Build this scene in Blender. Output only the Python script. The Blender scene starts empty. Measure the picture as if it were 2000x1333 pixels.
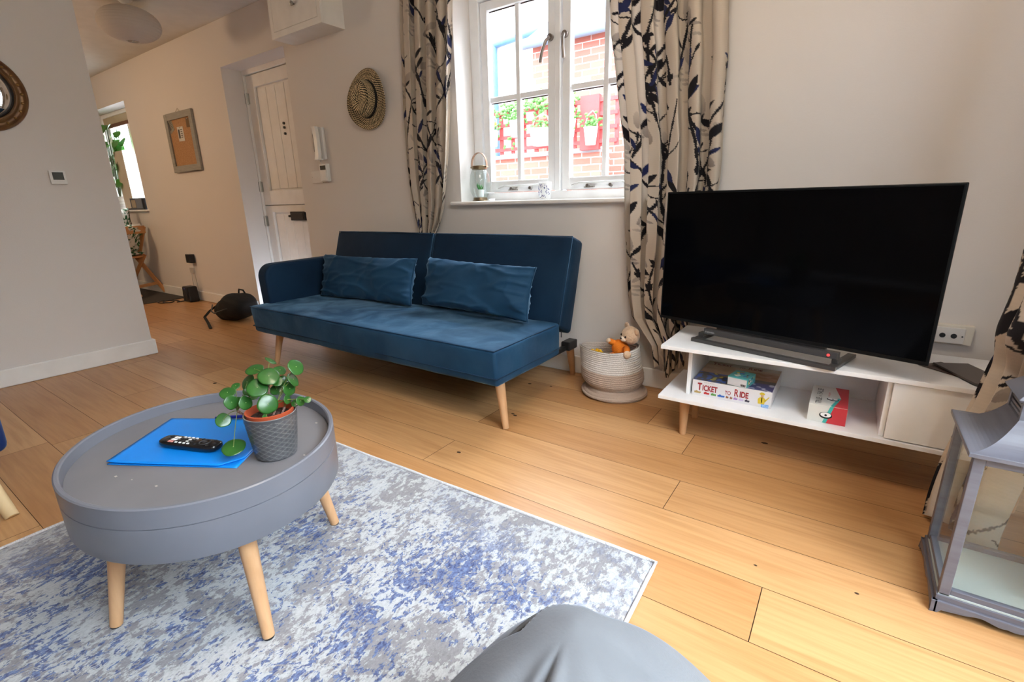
import bpy, math, random
import numpy as np
from mathutils import Matrix, Vector, noise
C = bpy.context.scene.collection
PI = math.pi
# ------------------------------------------------------------------ camera
cd = bpy.data.cameras.new('camera'); cam = bpy.data.objects.new('camera', cd); C.objects.link(cam)
cam.location = (0, 0, 1.0)
cam.rotation_euler = (math.radians(74.0204), math.radians(1.3248), math.radians(34.5065))
cd.sensor_width = 36; cd.sensor_fit = 'HORIZONTAL'; cd.lens = 36*953.1/2000; cd.clip_start = .02; cd.clip_end = 200
bpy.context.scene.camera = cam
# ------------------------------------------------------------------ world and lights
sc = bpy.context.scene
sc.view_settings.view_transform = 'Standard'; sc.view_settings.look = 'None'
sc.view_settings.gamma = 1; sc.view_settings.use_curve_mapping = False
sc.view_settings.exposure = 0.95
sc.cycles.use_denoising = True
sc.cycles.max_bounces = 10; sc.cycles.diffuse_bounces = 6; sc.cycles.glossy_bounces = 4
sc.cycles.transmission_bounces = 8; sc.cycles.transparent_max_bounces = 12
sc.cycles.sample_clamp_indirect = 6
sc.cycles.caustics_reflective = False; sc.cycles.caustics_refractive = False
w = bpy.data.worlds.new('overcast_sky'); sc.world = w; w.use_nodes = True
wn = w.node_tree; bg = wn.nodes['Background']
tc = wn.nodes.new('ShaderNodeTexCoord'); sx = wn.nodes.new('ShaderNodeSeparateXYZ'); cr = wn.nodes.new('ShaderNodeValToRGB')
wn.links.new(tc.outputs['Generated'], sx.inputs[0]); wn.links.new(sx.outputs['Z'], cr.inputs[0]); wn.links.new(cr.outputs[0], bg.inputs[0])
cr.color_ramp.elements[0].position = 0.0; cr.color_ramp.elements[0].color = (.62, .72, .85, 1)
cr.color_ramp.elements[1].position = .5; cr.color_ramp.elements[1].color = (.86, .93, 1, 1)
bg.inputs[1].default_value = 7.5

def area(name, loc, rot, sx_, sy_, power, col=(1, 1, 1), portal=False):
    l = bpy.data.lights.new(name, 'AREA'); l.shape = 'RECTANGLE'; l.size = sx_; l.size_y = sy_
    l.energy = power; l.color = col
    if portal: l.cycles.is_portal = True
    o = bpy.data.objects.new(name, l); o.location = loc; o.rotation_euler = rot; C.objects.link(o); return o
dl = area('door_daylight', (1.45, .30, 2.25), (0, math.radians(42), 0), 1.9, 2.2, 46, (.80, .90, 1)); dl.data.spread = math.radians(95)
area('window_daylight', (-1.5, 3.25, 2.95), (math.radians(-50), 0, 0), 1.5, .9, 150, (.88, .94, 1))
area('hall_window_daylight', (-7.5, 3.1, 2.7), (math.radians(-52), 0, 0), 1.2, .8, 40, (.9, .96, 1))

def lamp(name, loc, power, col, r):
    l = bpy.data.lights.new(name, 'POINT'); l.energy = power; l.color = col; l.shadow_soft_size = r
    o = bpy.data.objects.new(name, l); o.location = loc; C.objects.link(o); return o
lamp('ceiling_spot_glow', (-.35, .75, 2.36), 27, (1, .85, .70), .25)
lamp('hall_lamp_glow', (-6.2, .2, 2.1), 30, (1, .70, .42), .2)

# ------------------------------------------------------------------ materials
MATS = {}
def mat(name, col=(.8, .8, .8), rough=.5, metal=0, spec=.5, coat=0, sheen=0, sheen_tint=None, trans=0, ior=1.45, alpha=1, emit=None, es=0, noisy=None, bump=None):
    """noisy=(scale, second colour, (sx,sy,sz)); bump=(scale, strength, (sx,sy,sz))"""
    if name in MATS: return MATS[name]
    m = bpy.data.materials.new(name); m.use_nodes = True; nt = m.node_tree; p = nt.nodes['Principled BSDF']
    p.inputs['Base Color'].default_value = (*col, 1); p.inputs['Roughness'].default_value = rough
    p.inputs['Metallic'].default_value = metal; p.inputs['Specular IOR Level'].default_value = spec
    p.inputs['Coat Weight'].default_value = coat; p.inputs['Sheen Weight'].default_value = sheen
    if sheen: p.inputs['Sheen Roughness'].default_value = .35
    if sheen_tint: p.inputs['Sheen Tint'].default_value = (*sheen_tint, 1)
    p.inputs['Transmission Weight'].default_value = trans; p.inputs['IOR'].default_value = ior; p.inputs['Alpha'].default_value = alpha
    if emit: p.inputs['Emission Color'].default_value = (*emit, 1); p.inputs['Emission Strength'].default_value = es
    def coords(s):
        t = nt.nodes.new('ShaderNodeTexCoord'); mp = nt.nodes.new('ShaderNodeMapping'); mp.inputs['Scale'].default_value = s
        nt.links.new(t.outputs['Object'], mp.inputs[0]); return mp
    if noisy is None and not metal and not trans and not emit: noisy = (9, tuple(min(1, c*.94) for c in col), (1, 1, 1))
    if noisy:
        n = nt.nodes.new('ShaderNodeTexNoise'); n.inputs['Scale'].default_value = noisy[0]; n.inputs['Detail'].default_value = 5
        nt.links.new(coords(noisy[2]).outputs[0], n.inputs['Vector'])
        r = nt.nodes.new('ShaderNodeValToRGB'); r.color_ramp.elements[0].position = .35; r.color_ramp.elements[1].position = .65
        r.color_ramp.elements[0].color = (*col, 1); r.color_ramp.elements[1].color = (*noisy[1], 1)
        nt.links.new(n.outputs['Fac'], r.inputs[0]); nt.links.new(r.outputs[0], p.inputs['Base Color'])
    if bump:
        n = nt.nodes.new('ShaderNodeTexNoise'); n.inputs['Scale'].default_value = bump[0]; n.inputs['Detail'].default_value = 4
        nt.links.new(coords(bump[2]).outputs[0], n.inputs['Vector'])
        b = nt.nodes.new('ShaderNodeBump'); b.inputs['Strength'].default_value = bump[1]; b.inputs['Distance'].default_value = .01
        nt.links.new(n.outputs['Fac'], b.inputs['Height']); nt.links.new(b.outputs[0], p.inputs['Normal'])
    MATS[name] = m; return m
def attr_mat(name, rough=.8, sheen=0, bump=None, trans=0):
    m = mat(name, (.5, .5, .5), rough, sheen=sheen, noisy=False, bump=bump); nt = m.node_tree
    a = nt.nodes.new('ShaderNodeAttribute'); a.attribute_name = 'Col'
    nt.links.new(a.outputs['Color'], nt.nodes['Principled BSDF'].inputs['Base Color'])
    return m

# ------------------------------------------------------------------ geometry helpers (all in world coordinates)
class G:
    def __init__(s, M=None): s.v = []; s.f = []; s.mi = []; s.M = M; s.cur = 0
    def add(s, vs, fs, M=None):
        M = M if M is not None else s.M
        o = len(s.v)
        if M is not None: vs = [tuple(M @ Vector(p)) for p in vs]
        s.v += [tuple(p) for p in vs]; s.f += [tuple(i+o for i in f) for f in fs]; s.mi += [s.cur]*len(fs); return s
    def box(s, a, b, M=None):
        x0, y0, z0 = a; x1, y1, z1 = b
        x0, x1 = min(x0, x1), max(x0, x1); y0, y1 = min(y0, y1), max(y0, y1); z0, z1 = min(z0, z1), max(z0, z1)
        return s.add([(x0,y0,z0),(x1,y0,z0),(x1,y1,z0),(x0,y1,z0),(x0,y0,z1),(x1,y0,z1),(x1,y1,z1),(x0,y1,z1)],
                     [(0,3,2,1),(4,5,6,7),(0,1,5,4),(1,2,6,5),(2,3,7,6),(3,0,4,7)], M)
    def cyl(s, p0, p1, r0, r1=None, n=20, M=None):
        r1 = r0 if r1 is None else r1
        p0, p1 = Vector(p0), Vector(p1); d = (p1-p0).normalized(); u = d.orthogonal().normalized(); v = d.cross(u)
        vs = []
        for p, r in ((p0, r0), (p1, r1)):
            for i in range(n):
                a = 2*PI*i/n; vs.append(p+u*math.cos(a)*r+v*math.sin(a)*r)
        fs = [(i, (i+1) % n, n+(i+1) % n, n+i) for i in range(n)]+[tuple(range(n))[::-1], tuple(range(n, 2*n))]
        return s.add(vs, fs, M)
    def tube(s, pts, r, n=8, M=None, closed=False):
        pts = [Vector(p) for p in pts]; k = len(pts); rr = r if isinstance(r, (list, tuple)) else [r]*k
        vs = []; u = None
        for i, p in enumerate(pts):
            a = pts[(i-1) % k] if (i or closed) else p; b = pts[(i+1) % k] if (i < k-1 or closed) else p
            d = (b-a).normalized()
            u = d.orthogonal().normalized() if u is None else (u-d*u.dot(d)).normalized()
            w_ = d.cross(u)
            for j in range(n):
                t = 2*PI*j/n; vs.append(p+(u*math.cos(t)+w_*math.sin(t))*rr[i])
        fs = []
        for i in range(k if closed else k-1):
            i2 = (i+1) % k
            for j in range(n): fs.append((i*n+j, i*n+(j+1) % n, i2*n+(j+1) % n, i2*n+j))
        if not closed: fs += [tuple(range(n))[::-1], tuple(range((k-1)*n, k*n))]
        return s.add(vs, fs, M)
    def lathe(s, prof, c=(0,0,0), n=40, sx=1, sy=1, M=None, caps=True):
        vs = []; k = len(prof)
        for r, z in prof:
            for j in range(n):
                a = 2*PI*j/n; vs.append((c[0]+r*sx*math.cos(a), c[1]+r*sy*math.sin(a), c[2]+z))
        fs = [(i*n+j, i*n+(j+1) % n, (i+1)*n+(j+1) % n, (i+1)*n+j) for i in range(k-1) for j in range(n)]
        if caps:
            if prof[0][0] > 1e-5: fs.append(tuple(range(n))[::-1])
            if prof[-1][0] > 1e-5: fs.append(tuple(range((k-1)*n, k*n)))
        return s.add(vs, fs, M)
    def prism(s, poly, z0, z1, M=None):
        n = len(poly); vs = [(x, y, z0) for x, y in poly]+[(x, y, z1) for x, y in poly]
        return s.add(vs, [tuple(range(n))[::-1], tuple(range(n, 2*n))]+[(i, (i+1) % n, n+(i+1) % n, n+i) for i in range(n)], M)
    def ball(s, c, r, n=20, M=None):
        r = r if isinstance(r, (list, tuple)) else (r, r, r); vs = []; m = n//2
        for i in range(m+1):
            t = PI*i/m
            for j in range(n):
                a = 2*PI*j/n; vs.append((c[0]+r[0]*math.sin(t)*math.cos(a), c[1]+r[1]*math.sin(t)*math.sin(a), c[2]-r[2]*math.cos(t)))
        return s.add(vs, [(i*n+j, i*n+(j+1) % n, (i+1)*n+(j+1) % n, (i+1)*n+j) for i in range(m) for j in range(n)], M)
    def grid(s, fn, nu, nv, M=None):
        vs = [fn(i/nu, j/nv) for j in range(nv+1) for i in range(nu+1)]; w_ = nu+1
        return s.add(vs, [(j*w_+i, j*w_+i+1, (j+1)*w_+i+1, (j+1)*w_+i) for j in range(nv) for i in range(nu)], M)

def wloc(o):
    v = Vector((0, 0, 0))
    while o: v = v+Vector(o.location); o = o.parent
    return v
def obj(name, g, m, parent=None, smooth=False, bevel=0, seg=2, sub=0, label=None, auto=None, solid=0, fix=True):
    vs = np.array(g.v, dtype=float); c = (vs.min(0)+vs.max(0))/2
    me = bpy.data.meshes.new(name); me.from_pydata((vs-c).tolist(), [], g.f)
    for mm in (m if isinstance(m, (list, tuple)) else [m]): me.materials.append(mm)
    if isinstance(m, (list, tuple)): me.polygons.foreach_set('material_index', g.mi)
    if fix:
        import bmesh
        b = bmesh.new(); b.from_mesh(me); bmesh.ops.remove_doubles(b, verts=b.verts, dist=1e-6); bmesh.ops.recalc_face_normals(b, faces=b.faces); b.to_mesh(me); b.free()
    if smooth:
        me.polygons.foreach_set('use_smooth', [True]*len(me.polygons))
        if auto: me.set_sharp_from_angle(angle=math.radians(auto))
    o = bpy.data.objects.new(name, me); C.objects.link(o)
    o.location = c-np.array(wloc(parent)) if parent else c
    if parent: o.parent = parent
    if solid: md = o.modifiers.new('thick', 'SOLIDIFY'); md.thickness = solid; md.offset = 0
    if bevel: md = o.modifiers.new('bevel', 'BEVEL'); md.width = bevel; md.segments = seg; md.limit_method = 'ANGLE'; md.angle_limit = .6
    if sub: md = o.modifiers.new('sub', 'SUBSURF'); md.levels = sub; md.render_levels = sub
    if label: o['label'] = label
    return o
def tag(o, label, cat, group=None):
    o['label'] = label; o['category'] = cat
    if group: o['group'] = group
    return o
def thing(name, label, cat, loc, group=None):
    o = bpy.data.objects.new(name, None); C.objects.link(o); o.location = loc; o.empty_display_size = .05
    return tag(o, label, cat, group)
def struct(o): o['kind'] = 'structure'; return o
def sroot(name, loc):
    o = bpy.data.objects.new(name, None); C.objects.link(o); o.location = loc; return struct(o)
def colour(o, cols):
    a = o.data.color_attributes.new('Col', 'FLOAT_COLOR', 'POINT'); c4 = np.ones((len(cols), 4), dtype=np.float32); c4[:, :3] = cols
    a.data.foreach_set('color', c4.ravel())
def text(g, s, O, U, V, size, depth=.0006, align='LEFT', shear=0, spacing=1.0, bold=0, xs=1.0):
    """letters of height ~size standing on point O, running along U, upwards along V"""
    cu = bpy.data.curves.new('t', 'FONT'); cu.body = s; cu.size = size; cu.align_x = align; cu.shear = shear; cu.space_character = spacing; cu.offset = bold*size
    to = bpy.data.objects.new('t', cu); C.objects.link(to); bpy.context.view_layer.update()
    me = bpy.data.meshes.new_from_object(to.evaluated_get(bpy.context.evaluated_depsgraph_get()))
    U = Vector(U).normalized(); V = Vector(V).normalized(); N = U.cross(V); O = Vector(O)
    n = len(me.vertices)
    base = [(v.co.x*xs, v.co.y) for v in me.vertices]
    g.add([O+U*x+V*y+N*depth for x, y in base], [tuple(p.vertices) for p in me.polygons])
    bpy.data.objects.remove(to); bpy.data.curves.remove(cu); bpy.data.meshes.remove(me)
def rotz(a, c=(0, 0, 0)): return Matrix.Translation(c) @ Matrix.Rotation(a, 4, 'Z')

M_wall = mat('wall_paint', (.70, .665, .64), .75, spec=.25, noisy=(1.5, (.685, .65, .625), (1, 1, 1)), bump=(180, .05, (1, 1, 1)))
M_ceil = mat('ceiling_paint', (.68, .655, .61), .85, spec=.2)
M_trim = mat('white_gloss_trim', (.83, .82, .80), .35)
M_frame = mat('window_frame_white', (.88, .90, .92), .35)
M_door = mat('door_white', (.80, .78, .75), .4)
def thin_glass(name, tint, k):
    m = mat(name, tint, .02, noisy=False); nt = m.node_tree; nt.nodes.remove(nt.nodes['Principled BSDF'])
    a = nt.nodes.new('ShaderNodeBsdfTransparent'); a.inputs[0].default_value = (*tint, 1); b = nt.nodes.new('ShaderNodeBsdfGlossy'); b.inputs['Roughness'].default_value = .02
    lw = nt.nodes.new('ShaderNodeLayerWeight'); lw.inputs[0].default_value = .5; pw = nt.nodes.new('ShaderNodeMath'); pw.operation = 'POWER'; pw.inputs[1].default_value = 4; nt.links.new(lw.outputs['Facing'], pw.inputs[0])
    f = nt.nodes.new('ShaderNodeMapRange'); f.inputs[3].default_value = k; f.inputs[4].default_value = .5; nt.links.new(pw.outputs[0], f.inputs[0]); x = nt.nodes.new('ShaderNodeMixShader')
    nt.links.new(f.outputs[0], x.inputs[0]); nt.links.new(a.outputs[0], x.inputs[1]); nt.links.new(b.outputs[0], x.inputs[2]); nt.links.new(x.outputs[0], nt.nodes['Material Output'].inputs[0]); return m
M_glass = thin_glass('clear_glass', (.98, .99, .99), .02)
M_glass2 = thin_glass('lantern_glass', (.965, .985, .98), .04)
M_black = mat('black_metal', (.012, .012, .013), .4)
M_blackpl = mat('black_plastic', (.01, .01, .012), .35)
M_steel = mat('steel', (.45, .44, .42), .3, metal=1)
M_brass = mat('aged_brass', (.25, .19, .12), .35, metal=1)
M_white = mat('white_plastic', (.80, .80, .79), .3)
M_beech = mat('beech_wood', (.58, .34, .18), .45, noisy=(8, (.51, .285, .14), (6, 6, 1)))
M_lam = mat('white_laminate', (.82, .82, .83), .3)

# ------------------------------------------------------------------ floor: oak planks
def floor():
    rng = random.Random(5)
    known = {-6: -2.1, -5: -2.88, -4: -.9, -3: -2.2, -2: -1.315, -1: -.075, 0: -1.32, 1: -.405, 2: -1.35, 3: -.457, 4: -2.6, 5: -1.1, 6: -1.9}
    g = G(); cols = []
    W = .199; L = 1.93
    for k in range(-19, 7):
        y0 = 1.24+W*k; y1 = y0+W
        if y0 > 2.50: break
        y1 = min(y1, 2.52)
        x = known.get(k, rng.uniform(-2, 0))-L*5
        while x < 1.0:
            a, b = max(x, -8.6)+.0011, min(x+L, .72)-.0011
            x += L
            if b <= a+.01: continue
            h = rng.random(); hh = rng.random()
            g.v += [(a, y0+.0009, 0), (b, y0+.0009, 0), (b, y1-.0009, 0), (a, y1-.0009, 0)]
            o = len(g.v)-4; g.f.append((o, o+1, o+2, o+3)); g.mi.append(0)
            cols += [(h, hh, (k % 7)/7)]*4
    g.cur = 1
    n0 = len(g.v)
    g.add([(-8.6, -2.6, -.003), (.72, -2.6, -.003), (.72, 2.52, -.003), (-8.6, 2.52, -.003)], [(0, 1, 2, 3)])
    cols += [(0, 0, 0)]*4
    g.cur = 1
    for x, y, r in [(-1.236, 1.366, .007), (-.104, 1.318, .0035), (.131, 1.349, .004), (-1.409, 2.188, .008), (-1.287, 2.215, .006), (-.194, 2.112, .009), (-3.018, 1.229, .01), (-1.24, 1.79, .008), (-1.26, 1.80, .007)]:
        pts = [(x+1.5*r*math.cos(t)*rng.uniform(.8, 1.1), y+r*math.sin(t)*rng.uniform(.8, 1.1), .0004) for t in [2*PI*i/10 for i in range(10)]]
        g.add(pts, [tuple(range(10))]); cols += [(0, 0, 0)]*10
    m = mat('oak_planks', (.6, .35, .15), .34, spec=.45, noisy=False); nt = m.node_tree; p = nt.nodes['Principled BSDF']
    N = nt.nodes.new; Lk = nt.links.new
    at = N('ShaderNodeAttribute'); at.attribute_name = 'Col'
    tcn = N('ShaderNodeTexCoord')
    off = N('ShaderNodeVectorMath'); off.operation = 'SCALE'; off.inputs['Scale'].default_value = 37.0; Lk(at.outputs['Color'], off.inputs[0])
    ad = N('ShaderNodeVectorMath'); Lk(tcn.outputs['Object'], ad.inputs[0]); Lk(off.outputs[0], ad.inputs[1])
    mp = N('ShaderNodeMapping'); mp.inputs['Scale'].default_value = (.9, 9, 1); Lk(ad.outputs[0], mp.inputs[0])
    n1 = N('ShaderNodeTexNoise'); n1.inputs['Scale'].default_value = 1.3; n1.inputs['Detail'].default_value = 3; n1.inputs['Distortion'].default_value = .6; Lk(mp.outputs[0], n1.inputs['Vector'])
    wv = N('ShaderNodeMath'); wv.operation = 'MULTIPLY'; wv.inputs[1].default_value = 22; Lk(n1.outputs['Fac'], wv.inputs[0])
    fr = N('ShaderNodeMath'); fr.operation = 'SINE'; Lk(wv.outputs[0], fr.inputs[0])
    mr = N('ShaderNodeMapRange'); mr.inputs[1].default_value = -.2; mr.inputs[2].default_value = 1; Lk(fr.outputs[0], mr.inputs[0])
    mp2 = N('ShaderNodeMapping'); mp2.inputs['Scale'].default_value = (4, 90, 1); Lk(ad.outputs[0], mp2.inputs[0])
    n2 = N('ShaderNodeTexNoise'); n2.inputs['Scale'].default_value = 1; n2.inputs['Detail'].default_value = 6; Lk(mp2.outputs[0], n2.inputs['Vector'])
    r1 = N('ShaderNodeValToRGB'); Lk(at.outputs['Fac'], r1.inputs[0])
    sep = N('ShaderNodeSeparateColor'); Lk(at.outputs['Color'], sep.inputs[0]); Lk(sep.outputs[0], r1.inputs[0])
    r1.color_ramp.elements[0].color = (.45, .225, .088, 1); r1.color_ramp.elements[1].color = (.60, .345, .158, 1)
    mx = N('ShaderNodeMixRGB'); mx.blend_type = 'MULTIPLY'; Lk(r1.outputs[0], mx.inputs[1]); mx.inputs[2].default_value = (.83, .76, .68, 1)
    ml = N('ShaderNodeMath'); ml.operation = 'MULTIPLY'; ml.inputs[1].default_value = .55; Lk(mr.outputs[0], ml.inputs[0]); Lk(ml.outputs[0], mx.inputs[0])
    r2 = N('ShaderNodeValToRGB'); r2.color_ramp.elements[0].position = .3; r2.color_ramp.elements[0].color = (.84, .80, .75, 1); r2.color_ramp.elements[1].position = .6; r2.color_ramp.elements[1].color = (1, 1, 1, 1)
    Lk(n2.outputs['Fac'], r2.inputs[0])
    mx2 = N('ShaderNodeMixRGB'); mx2.blend_type = 'MULTIPLY'; mx2.inputs[0].default_value = .9; Lk(mx.outputs[0], mx2.inputs[1]); Lk(r2.outputs[0], mx2.inputs[2])
    Lk(mx2.outputs[0], p.inputs['Base Color'])
    bp = N('ShaderNodeBump'); bp.inputs['Strength'].default_value = .06; bp.inputs['Distance'].default_value = .004; Lk(n2.outputs['Fac'], bp.inputs['Height']); Lk(bp.outputs[0], p.inputs['Normal'])
    o = obj('floor', g, [m, mat('plank_gap', (.05, .025, .012), .9)], fix=False); colour(o, cols); struct(o)
floor()

# ------------------------------------------------------------------ room shell
YW, XL, XR, ZC = 2.5, -4.07, .68, 2.54
def wall_y(name, x0, x1, y0, y1, holes):
    xs = sorted({x0, x1, *[h[0] for h in holes], *[h[1] for h in holes]})
    g = G()
    for a, b in zip(xs, xs[1:]):
        hs = [h for h in holes if h[0] <= a+1e-6 and h[1] >= b-1e-6]
        if not hs: g.box((a, y0, 0), (b, y1, ZC))
        else:
            h = hs[0]
            if h[2] > 0: g.box((a, y0, 0), (b, y1, h[2]))
            g.box((a, y0, h[3]), (b, y1, ZC))
    return struct(obj(name, g, M_wall, fix=False))
wall_y('wall_far', -8.6, XR+.12, YW, YW+.36, [(-8.27, -6.985, 1.0, 2.19), (-4.79, -3.813, 0, 2.19), (-2.112, -.88, 1.0, 2.19)])
struct(obj('ceiling', G().box((-8.72, -2.6, ZC), (XR+.12, YW+.36, ZC+.1)), M_ceil))
struct(obj('wall_left', G().box((XL-.13, -2.6, 0), (XL, 1.305, ZC)), M_wall, bevel=.004))
g = G(); g.box((XR, 1.32, 0), (XR+.12, YW, ZC)); g.box((XR, -2.6, 0), (XR+.12, -.55, ZC)); g.box((XR, -.55, 2.12), (XR+.12, 1.32, ZC))
struct(obj('wall_right', g, M_wall, fix=False))
struct(obj('wall_near', G().box((-8.72, -2.72, 0), (XR+.12, -2.6, ZC)), M_wall))
struct(obj('wall_hall', G().box((-8.72, -2.6, 0), (-8.6, YW+.36, ZC)), M_wall))
# baseboards
def bb(name, a, b): struct(obj(name, G().box(a, b), M_trim, bevel=.006))
H = .107
bb('baseboard_far', (-3.79, YW-.016, 0), (XR, YW, H)); bb('baseboard_far', (-8.6, YW-.016, 0), (-4.81, YW, H))
bb('baseboard_left', (XL, -2.6, 0), (XL+.017, 1.322, H)); bb('baseboard_left', (XL-.147, 1.305, 0), (XL, 1.322, H))
bb('baseboard_right', (XR-.016, 1.33, 0), (XR, YW-.016, H))

# ------------------------------------------------------------------ window 1
def window1():
    r = sroot('window_1', (-1.496, 2.7, 1.0)); yf = 2.655
    f = G()
    f.box((-2.112, yf, 1.0), (-2.045, yf+.09, 2.19)); f.box((-.947, yf, 1.0), (-.88, yf+.09, 2.19))
    f.box((-2.045, yf, 2.145), (-.947, yf+.09, 2.19)); f.box((-2.045, yf, 1.0), (-.947, yf+.09, 1.055)); f.box((-1.513, yf-.004, 1.055), (-1.479, yf+.086, 2.145))
    obj('window_frame', f, M_frame, r, bevel=.004)
    for x0, x1 in ((-2.04, -1.518), (-1.474, -.952)):
        c = G(); y0, y1 = yf+.012, yf+.062; z0, z1 = 1.06, 2.14; s = .05
        c.box((x0, y0, z0), (x0+s, y1, z1)); c.box((x1-s, y0, z0), (x1, y1, z1)); c.box((x0+s, y0, z1-s), (x1-s, y1, z1)); c.box((x0+s, y0, z0), (x1-s, y1, z0+.068))
        xm = (x0+x1)/2; c.box((xm-.015, y0+.01, z0+.068), (xm+.015, y1-.006, z1-s)); c.box((x0+s, y0+.01, 1.59), (xm-.015, y1-.006, 1.622)); c.box((xm+.015, y0+.01, 1.59), (x1-s, y1-.006, 1.622))
        cs = obj('casement', c, M_frame, r, bevel=.005)
        obj('glass_pane', G().box((x0+s-.004, y0+.028, z0+.06), (x1-s+.004, y0+.033, z1-s+.004)), M_glass, cs)
        gk = G()
        for a, b in ((x0+s, xm-.015), (xm+.015, x1-s)):
            for z in (z1-s, 1.59): gk.box((a+.006, y0+.022, z-.006), (b-.006, y0+.027, z-.001))
        obj('gasket_shadow', gk, mat('gasket_shadow', (.03, .02, .02), .6), cs)  # dark strips standing in for the shadow of the glazing gaskets
        # stay bar on the bottom rail
        st = G(); yb = yf-.014
        xa = x0+.12 if x0 < -1.9 else x0+.08
        st.tube([(xa, yb, 1.082), (xa+.05, yb, 1.094), (xa+.3, yb, 1.094), (xa+.33, yb, 1.086)], .0045)
        st.cyl((xa+.10, yb+.014, 1.074), (xa+.10, yb-.006, 1.078), .009); st.cyl((xa+.24, yb+.014, 1.074), (xa+.24, yb-.006, 1.078), .009); st.box((xa+.08, yb-.004, 1.066), (xa+.14, yb+.015, 1.072))
        obj('stay_bar', st, M_steel, cs, smooth=True, auto=40)
    for x, dx in ((-1.545, -.05), (-1.452, .006)):
        h = G(); y = yf+.006; z = 1.87
        h.cyl((x, y+.01, z), (x, y-.014, z), .017, n=20)
        h.tube([(x, y-.014, z), (x+dx*.25, y-.032, z-.02), (x+dx*.7, y-.036, z-.07), (x+dx, y-.03, z-.115)], [.008, .009, .0085, .009], 10)
        h.ball((x+dx, y-.03, z-.117), .009, 12)
        obj('window_handle', h, mat('handle_steel', (.30, .26, .24), .35, metal=.7), r, smooth=True, auto=40)
    sl = obj('window_sill', G().box((-2.18, 2.463, .982), (-.80, 2.664, 1.006)), M_trim, r, bevel=.009, seg=3)
window1()

# ------------------------------------------------------------------ window 2 (hall) with blind
def window2():
    r = sroot('window_2', (-7.49, 2.7, 1.0)); yf = 2.72; a, b = -8.27, -6.985
    f = G(); f.box((a, yf, 1.0), (a+.06, yf+.07, 2.19)); f.box((b-.06, yf, 1.0), (b, yf+.07, 2.19)); f.box((a+.06, yf, 2.13), (b-.06, yf+.07, 2.19)); f.box((a+.06, yf, 1.0), (b-.06, yf+.07, 1.06)); f.box((-7.66, yf, 1.06), (-7.59, yf+.07, 2.13))
    obj('window_frame', f, M_frame, r, bevel=.004)
    obj('glass_pane', G().box((a+.055, yf+.03, 1.055), (b-.055, yf+.036, 2.135)), M_glass, r)
    obj('window_sill', G().box((a-.05, 2.455, .985), (b+.05, 2.73, 1.006)), M_trim, r, bevel=.008, seg=3)
    t = thing('roller_blind', 'cream fabric blind rolled half down in the hall window', 'blind', (-7.49, 2.66, 2.1))
    obj('headrail', G().box((a+.01, 2.655, 2.145), (b-.01, 2.70, 2.188)), M_trim, t, bevel=.005)
    obj('fabric', G().box((a+.02, 2.674, 2.06), (b-.02, 2.68, 2.145)), mat('blind_fabric', (.52, .45, .33), .9), t)
    obj('bottom_rail', G().box((a+.02, 2.668, 2.02), (b-.02, 2.686, 2.062)), mat('blind_rail', (.16, .06, .03), .6), t, bevel=.004, label='dark brown bottom rail')
window2()

# ------------------------------------------------------------------ door 1 (split stable door in its recess)
def door1():
    r = sroot('door_1', (-4.3, 2.7, 0)); y = 2.70
    f = G(); f.box((-4.79, y-.02, 0), (-4.775, y+.06, 2.19)); f.box((-3.83, y-.02, 0), (-3.813, y+.06, 2.19)); f.box((-4.775, y-.02, 2.152), (-3.83, y+.06, 2.19))
    obj('door_frame', f, M_door, r, bevel=.003)
    def leaf(z0, z1, pz0, pz1):
        g = G(); x0, x1 = -4.772, -3.833
        g.box((x0, y+.028, z0), (x1, y+.045, z1))
        g.box((x0, y, z0), (x0+.115, y+.028, z1)); g.box((x1-.115, y, z0), (x1, y+.028, z1)); g.box((x0+.115, y, pz1), (x1-.115, y+.028, z1)); g.box((x0+.115, y, z0), (x1-.115, y+.028, pz0))
        xx = x0+.13
        while xx < x1-.14:
            g.box((xx, y+.020, pz0+.014), (min(xx+.136, x1-.13), y+.029, pz1-.014)); xx += .141
        return obj('door_leaf', g, M_door, r, bevel=.003)
    up = leaf(1.021, 2.146, 1.15, 2.045); lo = leaf(.012, 1.013, .13, .95)
    for z, p in ((1.96, up), (1.19, up), (.87, lo)):
        h = G(); h.cyl((-4.776, y-.008, z-.05), (-4.776, y-.008, z+.05), .007, n=12)
        h.box((-4.79, y-.024, z-.045), (-4.782, y-.018, z+.045)); h.box((-4.772, y-.004, z-.045), (-4.752, y-.0005, z+.045))
        obj('hinge', h, M_steel, p)
    for z in (1.71, 1.675, 1.625):
        obj('bolt_stud', G().cyl((-4.29, y+.026, z), (-4.29, y+.008, z), .011, n=16), M_black, up)
    obj('light_leak_panel', G().box((-4.80, y+.0605, 0), (-3.80, y+.075, 2.19)), M_door, r)  # unseen backing panel added behind the leaves to stop light leaking round them
    lb = G(); lb.box((-4.36, y-.006, .876), (-4.135, y+.028, .956))
    obj('letterbox', lb, M_black, lo, bevel=.004)
    for x in (-4.385, -4.11): obj('bolt_stud', G().cyl((x, y+.026, .915), (x, y-.006, .915), .010, n=14), M_black, lo)
    obj('letter_flap', G().box((-4.34, y-.011, .888), (-4.155, y-.006, .942)), mat('flap', (.03, .022, .018), .3), lo, bevel=.002)
    struct(obj('trim_1', G().box((-4.79, 2.64, 0), (-3.813, 2.70, .012)), M_trim))
door1()
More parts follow.
